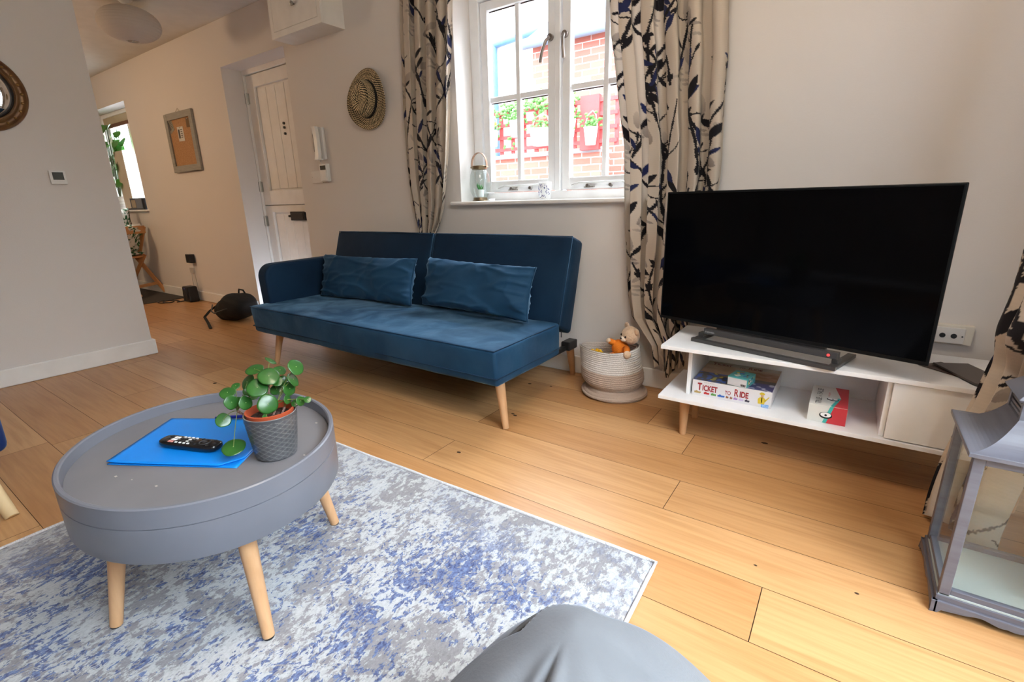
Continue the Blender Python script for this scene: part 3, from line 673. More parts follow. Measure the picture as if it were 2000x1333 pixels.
# ------------------------------------------------------------------ rug
def rug():
    t = thing('rug', 'pale grey and blue distressed pattern rug under the coffee table', 'rug', (-1.2, 0, 0))
    a = math.radians(1.5); O = Vector((-.339, 1.171, 0)); U = Vector((-math.cos(a), -math.sin(a), 0)); V = Vector((math.sin(a), -math.cos(a), 0))
    Lx, Ly = 1.725, 2.45
    def P(u, v, z=0): return O+U*u+V*v+Vector((0, 0, z))
    def fn(s, r):
        u, v = s*Lx, r*Ly; e = min(u, v, Lx-u, Ly-v); z = .0105*min(1, e/.012)**.5+.0012*noise.noise(Vector((u*3, v*3, 0)))
        wob = .004*noise.noise(Vector((u*4, v*4, 7)))
        return P(u+wob, v+wob, max(z, .001) if e > 1e-6 else .0008)
    g = G().grid(fn, 170, 240)
    m = mat('rug_pile', (.6, .6, .62), .95, spec=.1, noisy=False); nt = m.node_tree; p = nt.nodes['Principled BSDF']; N = nt.nodes.new; Lk = nt.links.new
    tcn = N('ShaderNodeTexCoord')
    def ns(scale, det, sc_, dist=0, offs=(0, 0, 0), rough=.6):
        mp = N('ShaderNodeMapping'); mp.inputs['Scale'].default_value = sc_; mp.inputs['Location'].default_value = offs; Lk(tcn.outputs['Object'], mp.inputs[0])
        n = N('ShaderNodeTexNoise'); n.inputs['Scale'].default_value = scale; n.inputs['Detail'].default_value = det; n.inputs['Distortion'].default_value = dist; n.inputs['Roughness'].default_value = rough; Lk(mp.outputs[0], n.inputs['Vector']); return n.outputs['Fac']
    def math_(op, a_, b_=None, c_=None):
        n = N('ShaderNodeMath'); n.operation = op
        for i, q in enumerate((a_, b_, c_)):
            if q is None: continue
            if isinstance(q, (int, float)): n.inputs[i].default_value = q
            else: Lk(q, n.inputs[i])
        return n.outputs[0]
    def ramp(x, a0, a1):
        n = N('ShaderNodeMapRange'); n.interpolation_type = 'SMOOTHSTEP'; n.inputs[1].default_value = a0; n.inputs[2].default_value = a1; Lk(x, n.inputs[0]); return n.outputs[0]
    big = ns(5, 3, (1, 1, 1), .5); fine = ns(52, 6, (1.35, .62, 1), .3, (3, 1, 0), .7); mot = ns(16, 3, (1, 1, 1), 1.6, (7, 3, 1)); speck = ns(150, 3, (1.2, .6, 1), 0, (1, 5, 2), .7)
    # curling vine-like contours: thin bands of a distorted noise
    band = math_('ABSOLUTE', math_('SUBTRACT', mot, .5)); vine = ramp(math_('SUBTRACT', .085, band), .0, .05)
    med = ns(2.2, 2, (1, 1, 1), .3, (5, 2, 0)); x_ = math_('ADD', math_('MULTIPLY', vine, .10), math_('ADD', math_('MULTIPLY', med, .35), math_('ADD', math_('MULTIPLY', big, .35), math_('MULTIPLY', fine, .95))))
    bl = ramp(x_, .925, .965)
    sxy = N('ShaderNodeSeparateXYZ'); Lk(tcn.outputs['Object'], sxy.inputs[0])
    ex = ramp(math_('SUBTRACT', .86, math_('ABSOLUTE', sxy.outputs[0])), .03, .30); ey = ramp(math_('SUBTRACT', 1.225, math_('ABSOLUTE', sxy.outputs[1])), .03, .30)
    bl = math_('MULTIPLY', bl, math_('ADD', .25, math_('MULTIPLY', math_('MULTIPLY', ex, ey), .75)))
    gy = ramp(math_('ADD', math_('MULTIPLY', ns(7, 2, (1, 1, 1), .8, (11, 4, 0)), .5), math_('MULTIPLY', ns(60, 4, (1, .6, 1), .2, (4, 9, 0), .75), .7)), .575, .64)
    base = N('ShaderNodeMixRGB'); base.inputs[1].default_value = (.50, .49, .485, 1); base.inputs[2].default_value = (.41, .44, .475, 1); Lk(big, base.inputs[0])
    m1 = N('ShaderNodeMixRGB'); Lk(math_('MULTIPLY', gy, .75), m1.inputs[0]); Lk(base.outputs[0], m1.inputs[1]); m1.inputs[2].default_value = (.20, .19, .205, 1)
    m2 = N('ShaderNodeMixRGB'); Lk(math_('MULTIPLY', bl, .9), m2.inputs[0]); Lk(m1.outputs[0], m2.inputs[1])
    cb = N('ShaderNodeValToRGB'); cb.color_ramp.elements[0].color = (.050, .065, .17, 1); cb.color_ramp.elements[1].color = (.14, .20, .38, 1); cb.color_ramp.elements[0].position = .35; cb.color_ramp.elements[1].position = .65; Lk(speck, cb.inputs[0]); Lk(cb.outputs[0], m2.inputs[2])
    m3 = N('ShaderNodeMixRGB'); m3.blend_type = 'MULTIPLY'; m3.inputs[0].default_value = .55; Lk(m2.outputs[0], m3.inputs[1]); r3 = N('ShaderNodeValToRGB'); r3.color_ramp.elements[0].position = .3; r3.color_ramp.elements[1].position = .6; r3.color_ramp.elements[0].color = (.6, .6, .6, 1); Lk(speck, r3.inputs[0]); Lk(r3.outputs[0], m3.inputs[2])
    Lk(m3.outputs[0], p.inputs['Base Color'])
    bp = N('ShaderNodeBump'); bp.inputs['Strength'].default_value = .5; bp.inputs['Distance'].default_value = .004; Lk(speck, bp.inputs['Height']); Lk(bp.outputs[0], p.inputs['Normal'])
    obj('pile', g, m, t, smooth=True, fix=False)
    e = G(); c = [P(0, 0, .006), P(Lx, 0, .006), P(Lx, Ly, .006), P(0, Ly, .006)]; pts = []
    for a_, b_ in zip(c, c[1:]+c[:1]):
        for i in range(60):
            q = a_.lerp(b_, i/60); pts.append(q+Vector((noise.noise(q*5), noise.noise(q*5+Vector((5, 0, 0))), 0))*.003)
    e.tube(pts, .0058, 8, closed=True); obj('bound_edge', e, mat('rug_binding', (.62, .62, .64), .9, bump=(200, .6, (1, 1, 1))), t, smooth=True)
rug()

# ------------------------------------------------------------------ TV bench
def bench():
    t = thing('tv_bench', 'low white television bench with an open shelf, a door and short wooden legs', 'tv stand', (0, 2.1, 0))
    x0, x1, y0, y1 = -.595, .612, 1.920, 2.30
    obj('top_board', G().box((x0, y0, .404), (x1, y1, .420)), M_lam, t, bevel=.0015)
    obj('bottom_shelf', G().box((x0, y0+.004, .184), (x1, y1, .200)), M_lam, t, bevel=.0015)
    obj('divider', G().box((-.500, 1.995, .200), (-.485, y1-.006, .404)), M_lam, t, bevel=.001)
    obj('divider', G().box((.157, 1.952, .200), (.172, y1-.006, .404)), M_lam, t, bevel=.001)
    obj('side_panel', G().box((x1-.015, 1.952, .200), (x1, y1-.006, .404)), M_lam, t, bevel=.001)
    obj('back_panel', G().box((-.485, y1-.006, .200), (x1, y1-.001, .404)), M_lam, t)
    obj('door', G().box((.172, 1.931, .2035), (x1-.002, 1.949, .401)), mat('white_door_front', (.80, .80, .79), .28), t, bevel=.0015)
    for x in (-.507, .53):
        for y in (2.02, 2.22):
            leg(t, (x, y, .178), (x, y, 0), .0225, .0135)
            obj('mounting_plate', G().box((x-.03, y-.03, .178), (x+.03, y+.03, .184)), M_lam, t)
bench()
TO = Vector((-.672, 2.13, 0)); TU = Vector((.91, -.25, 0)).normalized(); TN = Vector((TU.y, -TU.x, 0))
MT = Matrix(((TU.x, -TN.x, 0, TO.x), (TU.y, -TN.y, 0, TO.y), (0, 0, 1, 0), (0, 0, 0, 1)))   # local: x along screen, y away from viewer
def tv():
    t = thing('television', 'large black flat screen television standing turned on the white bench', 'television', (-.22, 2.03, .42))
    W_, z0, z1 = .944, .484, 1.022
    b = G(); b.box((0, 0, z0), (W_, .011, z1), MT); b.box((.006, .010, z0+.01), (W_-.006, .022, z1-.008), MT); b.box((.14, .020, z0+.02), (W_-.14, .062, z0+.30), MT)
    obj('housing', b, mat('tv_plastic', (.003, .004, .005), .45, spec=.2), t, bevel=.003)
    obj('screen', G().box((.008, -.0012, z0+.014), (W_-.008, .0004, z1-.008), MT), mat('tv_glass', (.0012, .0012, .0016), .08, spec=.10, noisy=False), t)
    lg = mat('tv_base_grey', (.045, .042, .042), .32, coat=.2)
    s = G(); s.box((.215, -.006, .450), (.706, .02, .474), MT); s.box((.26, .012, .470), (.66, .03, .49), MT)
    nk = obj('logo_bar', s, lg, t, bevel=.002)
    tx = G(); p = MT @ Vector((.222, -.0063, .4575)); text(tx, 'TOSHIBA', p, TU, (0, 0, 1), .0095, .0004, spacing=1.05); obj('lettering', tx, mat('logo_silver', (.6, .6, .6), .4), nk, fix=False)
    ld = G(); ld.cyl((.678, -.0062, .462), (.678, -.0085, .462), .0045, n=16, M=MT); obj('standby_light', ld, mat('led_red', (.8, .02, .02), .4, emit=(1, .03, .03), es=1.6), nk)
    f = G(); f.box((.184, -.048, .4205), (.716, -.028, .436), MT); f.box((.184, -.028, .4205), (.212, .17, .434), MT); f.box((.688, -.028, .4205), (.716, .17, .434), MT)
    f.box((.190, -.002, .434), (.212, .03, .452), MT); f.box((.688, -.002, .434), (.71, .03, .452), MT)
    obj('foot_frame', f, lg, t, bevel=.002)
tv()
# ------------------------------------------------------------------ board games and papers
def card(nm, col, rough=.5): return mat(nm, col, rough, coat=.15)
def big_game():
    x0, x1, y0, y1, z0, z1 = -.477, -.179, 2.0, 2.285, .2003, .268
    t = thing('board_game', 'large flat board game box with dark red lettering on the bench shelf', 'board game', ((x0+x1)/2, (y0+y1)/2, z0))
    bx = obj('box', G().box((x0, y0, z0), (x1, y1, z1)), mat('game_box_side', (.62, .60, .62), .45, noisy=(6, (.72, .70, .71), (1, 1, 1))), t, bevel=.001)
    # printed lid (muted landscape of browns and blues)
    def lid(u, v): return (x0+.0012+(x1-x0-.0024)*u, y0+.0012+(y1-y0-.0024)*v, z1+.0004)
    n = 90; g = G().grid(lid, n, n); cols = []
    for j in range(n+1):
        for i in range(n+1):
            u, v = i/n, j/n; a = noise.fractal(Vector((u*5, v*5, 0)), 1, 2, 4); b = noise.noise(Vector((u*14, v*14, 5)))
            c = np.array([.42, .30, .20])+.10*a
            if v < .42:
                k = 1/(1+math.exp(-(a*3+.2)))
                c = np.array([.05, .06, .10])*(1-k)+np.array([.12, .09, .06])*k
                if u < .42 and b > .12: c = np.array([.05, .12, .42])
                if .2 < u < .5 and b < -.25: c = np.array([.50, .42, .08])
                if u > .62 and v < .3: c = np.array([.05, .05, .16]) if b < .25 else np.array([.45, .45, .55])
            elif u > .6 and v < .75: c = np.array([.33, .17, .09])+.09*b
            if v > .85: c = np.array([.36, .32, .26])+.04*a
            cols.append(np.clip(c, .01, 1))
    o = obj('lid_print', g, attr_mat('lid_print', .4), bx, fix=False); colour(o, cols)
    red = mat('print_dark_red', (.32, .018, .022), .5); dark = mat('print_dark', (.04, .02, .02), .6)
    def title(g, O, U, V, s):
        O = Vector(O); U = Vector(U)
        text(g, 'T', O, U, V, s*1.75, bold=.038, xs=.63); text(g, 'ICKET', O+U*s*.76, U, V, s*1.36, bold=.038, xs=.65)
        text(g, 'TO', O+U*s*4.35, U, V, s*.95, bold=.014, xs=.68)
        text(g, 'R', O+U*s*5.75, U, V, s*1.75, bold=.018, xs=.63); text(g, 'IDE', O+U*s*6.58, U, V, s*1.36, bold=.038, xs=.66)
    g = G(); title(g, (x0+.022, y0-.0003, z0+.0265), (1, 0, 0), (0, 0, 1), .0245); obj('lettering', g, red, bx, fix=False)
    g = G(); title(g, (x0+.025, y0+.235, z1+.0006), (1, 0, 0), (0, 1, 0), .0255); obj('lettering', g, mat('print_brown_red', (.15, .02, .02), .5), bx, fix=False)
    g = G(); text(g, 'ALAN R. MOON', (x0+.045, y0-.0003, z0+.0595), (1, 0, 0), (0, 0, 1), .0058); obj('small_lettering', g, mat('print_grey', (.35, .30, .30), .5), bx, fix=False)
    # little coloured train cars along the lower edge
    cols_ = [(.45, .30, .10), (.6, .03, .03), (.10, .30, .06), (.04, .14, .5), (.30, .12, .05), (.35, .15, .08), (.35, .18, .45), (.55, .45, .65), (.05, .04, .06)]
    xs = [.010, .048, .076, .102, .134, .149, .163, .182, .205]; ws = [.026, .022, .020, .027, .010, .010, .015, .018, .017]
    for c, xx, w_ in zip(cols_, xs, ws):
        k = G(); a = x0+xx; k.box((a, y0-.0009, z0+.0125), (a+w_, y0-.0002, z0+.0185))
        for q in range(int(w_/.004)): k.cyl((a+.002+q*.004, y0-.0002, z0+.0115), (a+.002+q*.004, y0-.001, z0+.0115), .0014, n=8)
        k.box((a+w_*.2, y0-.0009, z0+.018), (a+w_*.5, y0-.0002, z0+.0212))
        obj('printed_wagon', k, mat('wagon_%d' % (len(MATS)), c, .5), bx)
    # plain yellow figure shape at the right end
    k = G(); cx = x1-.034; yy = y0-.0009
    def flat(pts, kk): kk.prism([(p[0], p[1]) for p in pts], 0, .0007, Matrix(((1, 0, 0, cx), (0, 0, 1, yy), (0, 1, 0, z0), (0, 0, 0, 1))))
    flat([(-.012, .014), (.010, .014), (.014, .034), (.007, .042), (-.006, .042), (-.014, .034)], k); flat([(.010, .030), (.024, .048), (.026, .046), (.013, .024)], k); flat([(-.008, .052), (.008, .053), (.010, .057), (.004, .062), (-.004, .062), (-.010, .057)], k)
    obj('printed_figure', k, mat('print_yellow', (.62, .45, .03), .5), bx)
    k = G(); flat([(-.004, .042), (.005, .042), (.006, .052), (-.005, .052)], k); obj('printed_face', k, mat('print_skin', (.55, .33, .2), .5), bx)
    k = G(); flat([(-.0015, .020), (.0015, .020), (.002, .040), (-.002, .040)], k); obj('printed_tie', k, dark, bx)
    k = G(); flat([(0, .001), (.026, .001), (.026, .014), (0, .014)], k); obj('publisher_mark', k, mat('print_blue', (.10, .35, .75), .5), bx)
    k = G(); text(k, 'DAYS OF', (cx+.003, yy-.0002, z0+.0082), (1, 0, 0), (0, 0, 1), .0055); text(k, 'WONDER', (cx+.003, yy-.0002, z0+.0028), (1, 0, 0), (0, 0, 1), .0055); obj('publisher_lettering', k, mat('print_white', (.85, .85, .85), .5), bx, fix=False)
    return z1
GZ = big_game()
def small_game():
    M = Matrix.Translation((-.345, 2.008, GZ+.0006)) @ Matrix.Rotation(math.radians(-10), 4, 'Z'); h = .037; w_, d_ = .076, .092
    t = thing('card_game_box', 'small turquoise card game box lying on top of the large game box', 'card game', M.translation)
    b = obj('box', G().box((0, 0, 0), (w_, d_, h), M), mat('print_turquoise', (.09, .42, .42), .45), t, bevel=.001)
    g = G(); g.box((.0015, -.0006, .0015), (w_-.0015, 0, h-.004), M); obj('front_print', g, mat('print_offwhite', (.66, .66, .68), .5), b)
    g = G()
    for i in range(9): g.box((.052+i*.0021, -.0009, .004), (.0531+i*.0021+.0004*(i % 3), -.0005, .013), M)
    obj('barcode', g, mat('print_dark', (.04, .02, .02), .6), b)
    rng = random.Random(8)
    pal = [(.35, .12, .04), (.06, .05, .05), (.65, .62, .10), (.75, .75, .7), (.05, .22, .5)]
    for ci, c in enumerate(pal):
        g = G()
        for _ in range(4):
            x, y, r = rng.uniform(.014, .062), rng.uniform(.02, .078), rng.uniform(.003, .008)
            g.cyl((x, y, h), (x, y, h+.0005+.0001*ci), r, n=9, M=M)
            z, yy = rng.uniform(.008, .030), rng.uniform(.012, .08); g.cyl((w_, yy, z), (w_+.0005+.0001*ci, yy, z), rng.uniform(.002, .005), n=8, M=M)
        obj('printed_spots', g, mat('spot_%d' % ci, c, .5), b)
small_game()
def quiz_box():
    x0, x1, y0, y1, z0, z1 = -.055, .063, 1.968, 2.185, .2003, .2665
    t = thing('quiz_box', 'small white and red quiz game box standing right of the large game on the shelf', 'board game', (.004, 2.07, z0))
    b = obj('box', G().box((x0, y0, z0), (x1, y1, z1)), mat('print_ivory', (.66, .66, .62), .45), t, bevel=.001)
    red = mat('print_red', (.56, .035, .05), .45); teal = mat('print_teal', (.05, .42, .38), .45); dk = mat('print_black', (.015, .015, .018), .5); wh = mat('print_white', (.85, .85, .85), .5)
    F = Matrix(((1, 0, 0, x0), (0, 0, 1, y0-.0008), (0, 1, 0, z0), (0, 0, 0, 1))); T = Matrix(((1, 0, 0, x0), (0, 1, 0, y0), (0, 0, 1, z1), (0, 0, 0, 1)))
    W_, H_, D_ = x1-x0, z1-z0, y1-y0
    g = G(); g.prism([(.060, .0006), (W_-.0005, .0006), (W_-.0005, H_-.0006), (.077, H_-.0006)], 0, .0008, F); g.prism([(.077, .0008), (W_-.0005, .0008), (W_-.0005, D_-.001), (.074, D_-.001), (.096, D_*.45)], 0, .0005, T)
    g.box((x1-.0005, y0+.0006, z0+.0006), (x1+.0004, y1-.0006, z1-.0004)); obj('red_print', g, red, b)
    g = G(); g.prism([(.048, .0006), (.060, .0006), (.077, H_-.0006), (.066, H_-.0006)], 0, .0009, F); g.prism([(.066, .0008), (.077, .0008), (.096, D_*.45), (.086, D_*.45)], 0, .0006, T); obj('teal_print', g, teal, b)
    def eye(MM, cx, cy, s, k, z=.0):
        g = G(); g.lathe([(s, 0), (s, .0011)], (0, 0, 0), 24, 1, .62, M=MM @ Matrix.Translation((cx, cy, z))); obj('printed_eye', g, dk, b)
        g = G(); g.lathe([(s*.82, .0004), (s*.82, .0014)], (0, 0, 0), 24, 1, .55, M=MM @ Matrix.Translation((cx, cy+s*.12, z))); obj('printed_eye', g, wh, b)
        g = G(); g.lathe([(s*.2, .0008), (s*.2, .0018)], (0, 0, 0), 12, M=MM @ Matrix.Translation((cx, cy+s*.05, z))); obj('printed_eye', g, dk, b)
    Ff = Matrix(((1, 0, 0, x0), (0, 0, -1, y0-.0006), (0, 1, 0, z0), (0, 0, 0, 1)))
    eye(Ff, .056, .030, .020, 0); eye(T, .070, .075, .019, 0, .0002)
    g = G(); text(g, 'TRUE', (x0+.036, y0+.012, z1+.0006), (0, 1, 0), (-1, 0, 0), .026, bold=.006, xs=1.0); text(g, 'or', (x0+.034, y0+.088, z1+.0006), (0, 1, 0), (-1, 0, 0), .016); text(g, 'FALSE', (x0+.036, y0+.112, z1+.0006), (0, 1, 0), (-1, 0, 0), .026, bold=.006); obj('lettering', g, dk, b, fix=False)
    g = G(); text(g, 'trivia game', (x0+.060, y0+.10, z1+.0006), (0, 1, 0), (-1, 0, 0), .011); obj('small_lettering', g, mat('print_red', (.56, .035, .05), .45), b, fix=False)
quiz_box()
def papers():
    z = .4205
    def sheet(nm, label, c, a, w_, d_, th, m, zz, kind='booklet'):
        M = Matrix.Translation((c[0], c[1], zz)) @ Matrix.Rotation(math.radians(a), 4, 'Z')
        t = thing(nm, label, kind, (c[0], c[1], zz)); b = obj('cover', G().box((-w_/2, -d_/2, 0), (w_/2, d_/2, th), M), m, t, bevel=.0006); return M, t, b
    M, t, b = sheet('booklet', 'dark grey booklet lying on top beside the television on the bench', (.372, 2.068), 24, .105, .205, .006, mat('booklet_dark', (.085, .07, .062), .5), z+.004)
    g = G(); text(g, 'INSTRUCTIONS', (M @ Vector((-.02, -.092, .0062))), M.to_3x3() @ Vector((1, 0, 0)), M.to_3x3() @ Vector((0, 1, 0)), .008); 
    g = G(); g.box((-.015, -.094, .006), (.045, -.088, .0064), M); obj('printed_line', g, mat('print_white', (.85, .85, .85), .5), b)
    sheet('leaflet', 'dark brown leaflet sticking out left from under the booklet', (.335, 2.10), 48, .10, .16, .002, mat('leaflet_brown', (.06, .028, .022), .5), z, 'leaflet')
    sheet('leaflet', 'white folded leaflet fanned out right of the dark booklet', (.435, 2.10), 40, .06, .17, .002, mat('paper', (.85, .85, .83), .8), z+.0021, 'leaflet')
papers()

# ------------------------------------------------------------------ curtains with printed branches
def curtain_print(Wc, Hc, seed):
    """returns function painting arrays (u across the cloth in metres, v down in metres)"""
    rng = random.Random(seed); S = []
    def leafs(x, y, ang, L, Wd, c, soft=0): S.append(('leaf', x, y, ang, L, Wd, c, soft))
    def stroke(pts, w0, w1, c): S.append(('line', pts, w0, w1, c))
    navy, ink = (.012, .018, .075), (.006, .005, .009)
    taupe = [(.22, .18, .16), (.29, .25, .225), (.17, .145, .14)]
    for _ in range(int(Wc*Hc*30)):
        x, y = rng.uniform(0, Wc), rng.uniform(0, Hc); a = rng.uniform(-1.2, 1.2)+PI/2; L = rng.uniform(.05, .12)
        leafs(x, y, a, L, L*rng.uniform(.28, .42), rng.choice(taupe), 1)
        if rng.random() < .6:
            for k in range(3): leafs(x+rng.uniform(-.03, .03), y+L*.6+.02*k, rng.uniform(0, .6), .06, .012, rng.choice(taupe), 1)
    x = -.05
    while x < Wc+.05:
        y = -rng.uniform(.0, .2)
        while y < Hc:
            L = rng.uniform(.8, 1.5); px, py = x+rng.uniform(-.06, .06), y; a = PI/2+rng.choice((-1, 1))*rng.uniform(.15, .4); pts = [(px, py)]; n = int(L/.03)
            bend = rng.uniform(-.05, .05)
            for i in range(n):
                a += bend+rng.uniform(-.16, .16); a = max(PI/2-.75, min(PI/2+.75, a)); px += .03*math.cos(a); py += .03*math.sin(a); pts.append((px, py))
            stroke(pts, rng.uniform(.0045, .008), rng.uniform(.009, .014), ink)
            if rng.random() < .9:
                i0 = rng.randrange(2, n-4); stroke(pts[i0:i0+4], .010, .015, navy)
            for i in range(2, n, 2):
                qx, qy = pts[i]; r_ = rng.random(); sd = rng.choice((-1, 1))
                if r_ < .42:
                    aa = -PI/2+sd*rng.uniform(.3, 1.1); Lf = rng.uniform(.055, .11); leafs(qx+math.cos(aa)*Lf*.55, qy+math.sin(aa)*Lf*.55, aa, Lf, Lf*rng.uniform(.26, .36), rng.choice((ink, ink, navy)))
                elif r_ < .72:
                    aa = -PI/2+sd*rng.uniform(.4, 1.3); tw = [(qx, qy)]
                    for k in range(rng.randrange(4, 8)): aa += rng.uniform(-.35, .35); tw.append((tw[-1][0]+.02*math.cos(aa), tw[-1][1]+.02*math.sin(aa)))
                    stroke(tw, .0045, .0028, ink)
                    for q in tw[2::2]: leafs(q[0], q[1], rng.uniform(0, PI), .011, .006, ink)
                    if rng.random() < .6: leafs(tw[-1][0], tw[-1][1], aa, .04, .013, ink)
                elif r_ < .80:
                    for k in range(6): leafs(qx+rng.uniform(-.012, .012), qy+rng.uniform(-.012, .012), rng.uniform(0, PI), .036, .016, ink)
            y = py-rng.uniform(.0, .12); x += 0
        x += rng.uniform(.095, .14)
    def paint(U, V):
        shp = U.shape; out = np.empty(shp+(3,)); out[:] = (.60, .52, .435)
        g1 = np.sin(V*1900+np.sin(U*60)*2)*.5+np.sin(V*740+U*30)*.5; out *= (1+.035*g1)[..., None]
        for s in S:
            if s[0] == 'leaf':
                _, x, y, a, L, Wd, c, soft = s
                m = (np.abs(U-x) < L) & (np.abs(V-y) < L)
                if not m.any(): continue
                du, dv = U[m]-x, V[m]-y; t = (du*math.cos(a)+dv*math.sin(a))/(L/2); n_ = (-du*math.sin(a)+dv*math.cos(a))/(Wd/2)
                inside = (np.abs(t) < 1) & (np.abs(n_) < (1-t*t)**1.0*np.ones_like(t)) if not soft else (t*t+n_*n_*.9 < 1)
                k = inside.astype(float)*(.55+.25*t if soft else 1.0); k = np.clip(k, 0, 1)[:, None]; out[m] = out[m]*(1-k)+np.array(c)*k
            else:
                _, pts, w0, w1, c = s
                for i in range(len(pts)-1):
                    (ax, ay), (bx, by) = pts[i], pts[i+1]; w_ = w0+(w1-w0)*i/max(1, len(pts)-2); w_ *= 1+.3*math.sin(i*2.7)
                    m = (U > min(ax, bx)-w_*2) & (U < max(ax, bx)+w_*2) & (V > min(ay, by)-w_*2) & (V < max(ay, by)+w_*2)
                    if not m.any(): continue
                    du, dv = U[m]-ax, V[m]-ay; ex, ey = bx-ax, by-ay; tt = np.clip((du*ex+dv*ey)/(ex*ex+ey*ey), 0, 1)
                    d = np.hypot(du-tt*ex, dv-tt*ey)+.0012*np.sin(V[m]*700)
                    k = (d < w_/1.0*.62+.0008)[:, None].astype(float); out[m] = out[m]*(1-k)+np.array(c)*k
        return out
    return paint
M_curt = attr_mat('printed_curtain_cloth', .85, sheen=.1, bump=(420, .25, (1, 1, 3)))
nt = M_curt.node_tree
_tr = nt.nodes.new('ShaderNodeBsdfTranslucent'); _mx = nt.nodes.new('ShaderNodeMixShader'); _mx.inputs[0].default_value = .14
_at = [n for n in nt.nodes if n.type == 'ATTRIBUTE'][0]; nt.links.new(_at.outputs['Color'], _tr.inputs['Color'])
_out = nt.nodes['Material Output']; nt.links.new(nt.nodes['Principled BSDF'].outputs[0], _mx.inputs[1]); nt.links.new(_tr.outputs[0], _mx.inputs[2]); nt.links.new(_mx.outputs[0], _out.inputs['Surface'])
def curtain(label, surf, Wc, Hc, cell, seed, loc, k=1.0):
    nu, nv = int(Wc/cell), int(Hc/cell)
    g = G().grid(surf, nu, nv)
    t = thing('curtain', label, 'curtain', loc)
    o = obj('cloth', g, M_curt, t, smooth=True, fix=False)
    U, V = np.meshgrid(np.linspace(0, Wc, nu+1), np.linspace(0, Hc, nv+1))
    colour(o, curtain_print(Wc, Hc, seed)(U*k, V*k).reshape(-1, 3))
    return t
def interp(tab, z):
    tab = sorted(tab, key=lambda q: q[1]); return float(np.interp(z, [q[1] for q in tab], [q[0] for q in tab]))
def smooth(a, b, x): t = min(1, max(0, (x-a)/(b-a))); return t*t*(3-2*t)
c1L = [(-2.478,2.185),(-2.494,2.027),(-2.498,1.88),(-2.514,1.604),(-2.516,1.511),(-2.517,1.4),(-2.517,1.252),(-2.512,1.143),(-2.499,1.054),(-2.486,0.904),(-2.467,0.813),(-2.455,.5),(-2.48,.1)]
c1R = [(-2.032,2.19),(-2.051,1.942),(-2.074,1.787),(-2.089,1.651),(-2.099,1.52),(-2.119,1.367),(-2.135,1.263),(-2.163,1.129),(-2.196,0.99),(-2.245,0.888),(-2.292,0.816),(-2.32,.5),(-2.30,.1)]
def fold(s, z, xl, xr, nf, amp, ph, yb, wob):
    s2 = s+.035*math.sin(2*PI*s*1.4+wob)+.010*math.sin(z*2.2+wob)*math.sin(PI*s)
    p = 2*PI*nf*s2+ph; Wd = xr-xl
    x = xl+Wd*s2+Wd/nf*.17*math.sin(2*p); y = yb-amp*(math.cos(p)*.75+.25*math.cos(2.1*p+1+z))
    return x, y
def s1(s, t):
    z = 2.30-2.2*t; xl, xr = interp(c1L, z), interp(c1R, z); tight = (xr-xl)/.45
    x, y = fold(s, z, xl, xr, 5, .036*min(1, .55+tight*.45), .8, 2.440, 2.0)
    if z < 1.1: y = y*.0+min(2.485, y+.012*smooth(1.1, .85, z))
    lim = 2.405 if z > .9 else 2.414
    return (x, min(2.488, max(lim-.0*z, y)), z)
curtain('left printed curtain between the straw hat and the window, hanging behind the sofa', s1, .92, 2.2, .0035, 11, (-2.3, 2.44, .1))
c2L = [(-1.10,2.3),(-1.072,1.868),(-1.063,1.743),(-1.044,1.652),(-1.026,1.531),(-1.002,1.376),(-0.978,1.252),(-0.974,1.155),(-0.966,0.978),(-0.958,0.835),(-0.946,0.688),(-0.937,0.567),(-0.925,0.484),(-0.905,0.40),(-0.80,0.27),(-.775,.15)]
c2R = [(-.53,2.3),(-0.556,1.774),(-0.547,1.672),(-0.539,1.569),(-0.542,1.465),(-0.539,1.356),(-0.534,1.245),(-0.531,1.16),(-0.532,1.061),(-.55,.8),(-.60,.5),(-0.625,0.353),(-0.635,0.15)]
def s2(s, t):
    z = 2.30-2.155*t+.03*math.sin(s*9)*t**6-.02*t**4*(1-s); xl, xr = interp(c2L, z), interp(c2R, z)
    x, y = fold(s, z, xl, xr, 5, .050, 2.2, 2.420, 4.1)
    return (x, min(2.478, y), z)
curtain('right printed curtain beside the window, hanging behind the television', s2, 1.12, 2.17, .0033, 29, (-.75, 2.44, .12))
def s3(s, t):
    # hangs along the right wall from y 1.40 to 1.95, billowing into the room over the lantern
    z = 2.30-2.29*t
    xo = .50-.10*smooth(2.2, 1.0, z)-.055*smooth(.8, .2, z)-.03*smooth(.45, .05, z)
    k = s  # s=0 nearest the door side, 1 at the bench side
    yc = 1.44+.40*k
    low = smooth(.66, .52, z)
    yc = yc*(1-low)+(1.685+.15*k)*low
    p = 2*PI*4.5*s+.6
    x = xo+.045*math.sin(p)*(1-.3*low)+.09*abs(k-.75)**1.5*2*(1-low)+.10*(1-k)*low
    y = yc+.020*math.cos(p*1.0+.5)*(1-.5*low)
    y = min(y, 1.905)
    bul = math.exp(-((z-.63)/.09)**2)*.02
    return (min(.655, x-bul*(1-k)), y, max(.012, z+.03*math.sin(3*s)*t**8))
curtain('printed curtain at the right edge of the photo, hanging down behind the grey lantern', s3, 1.15, 2.3, .004, 63, (.5, 1.7, .02), .75)

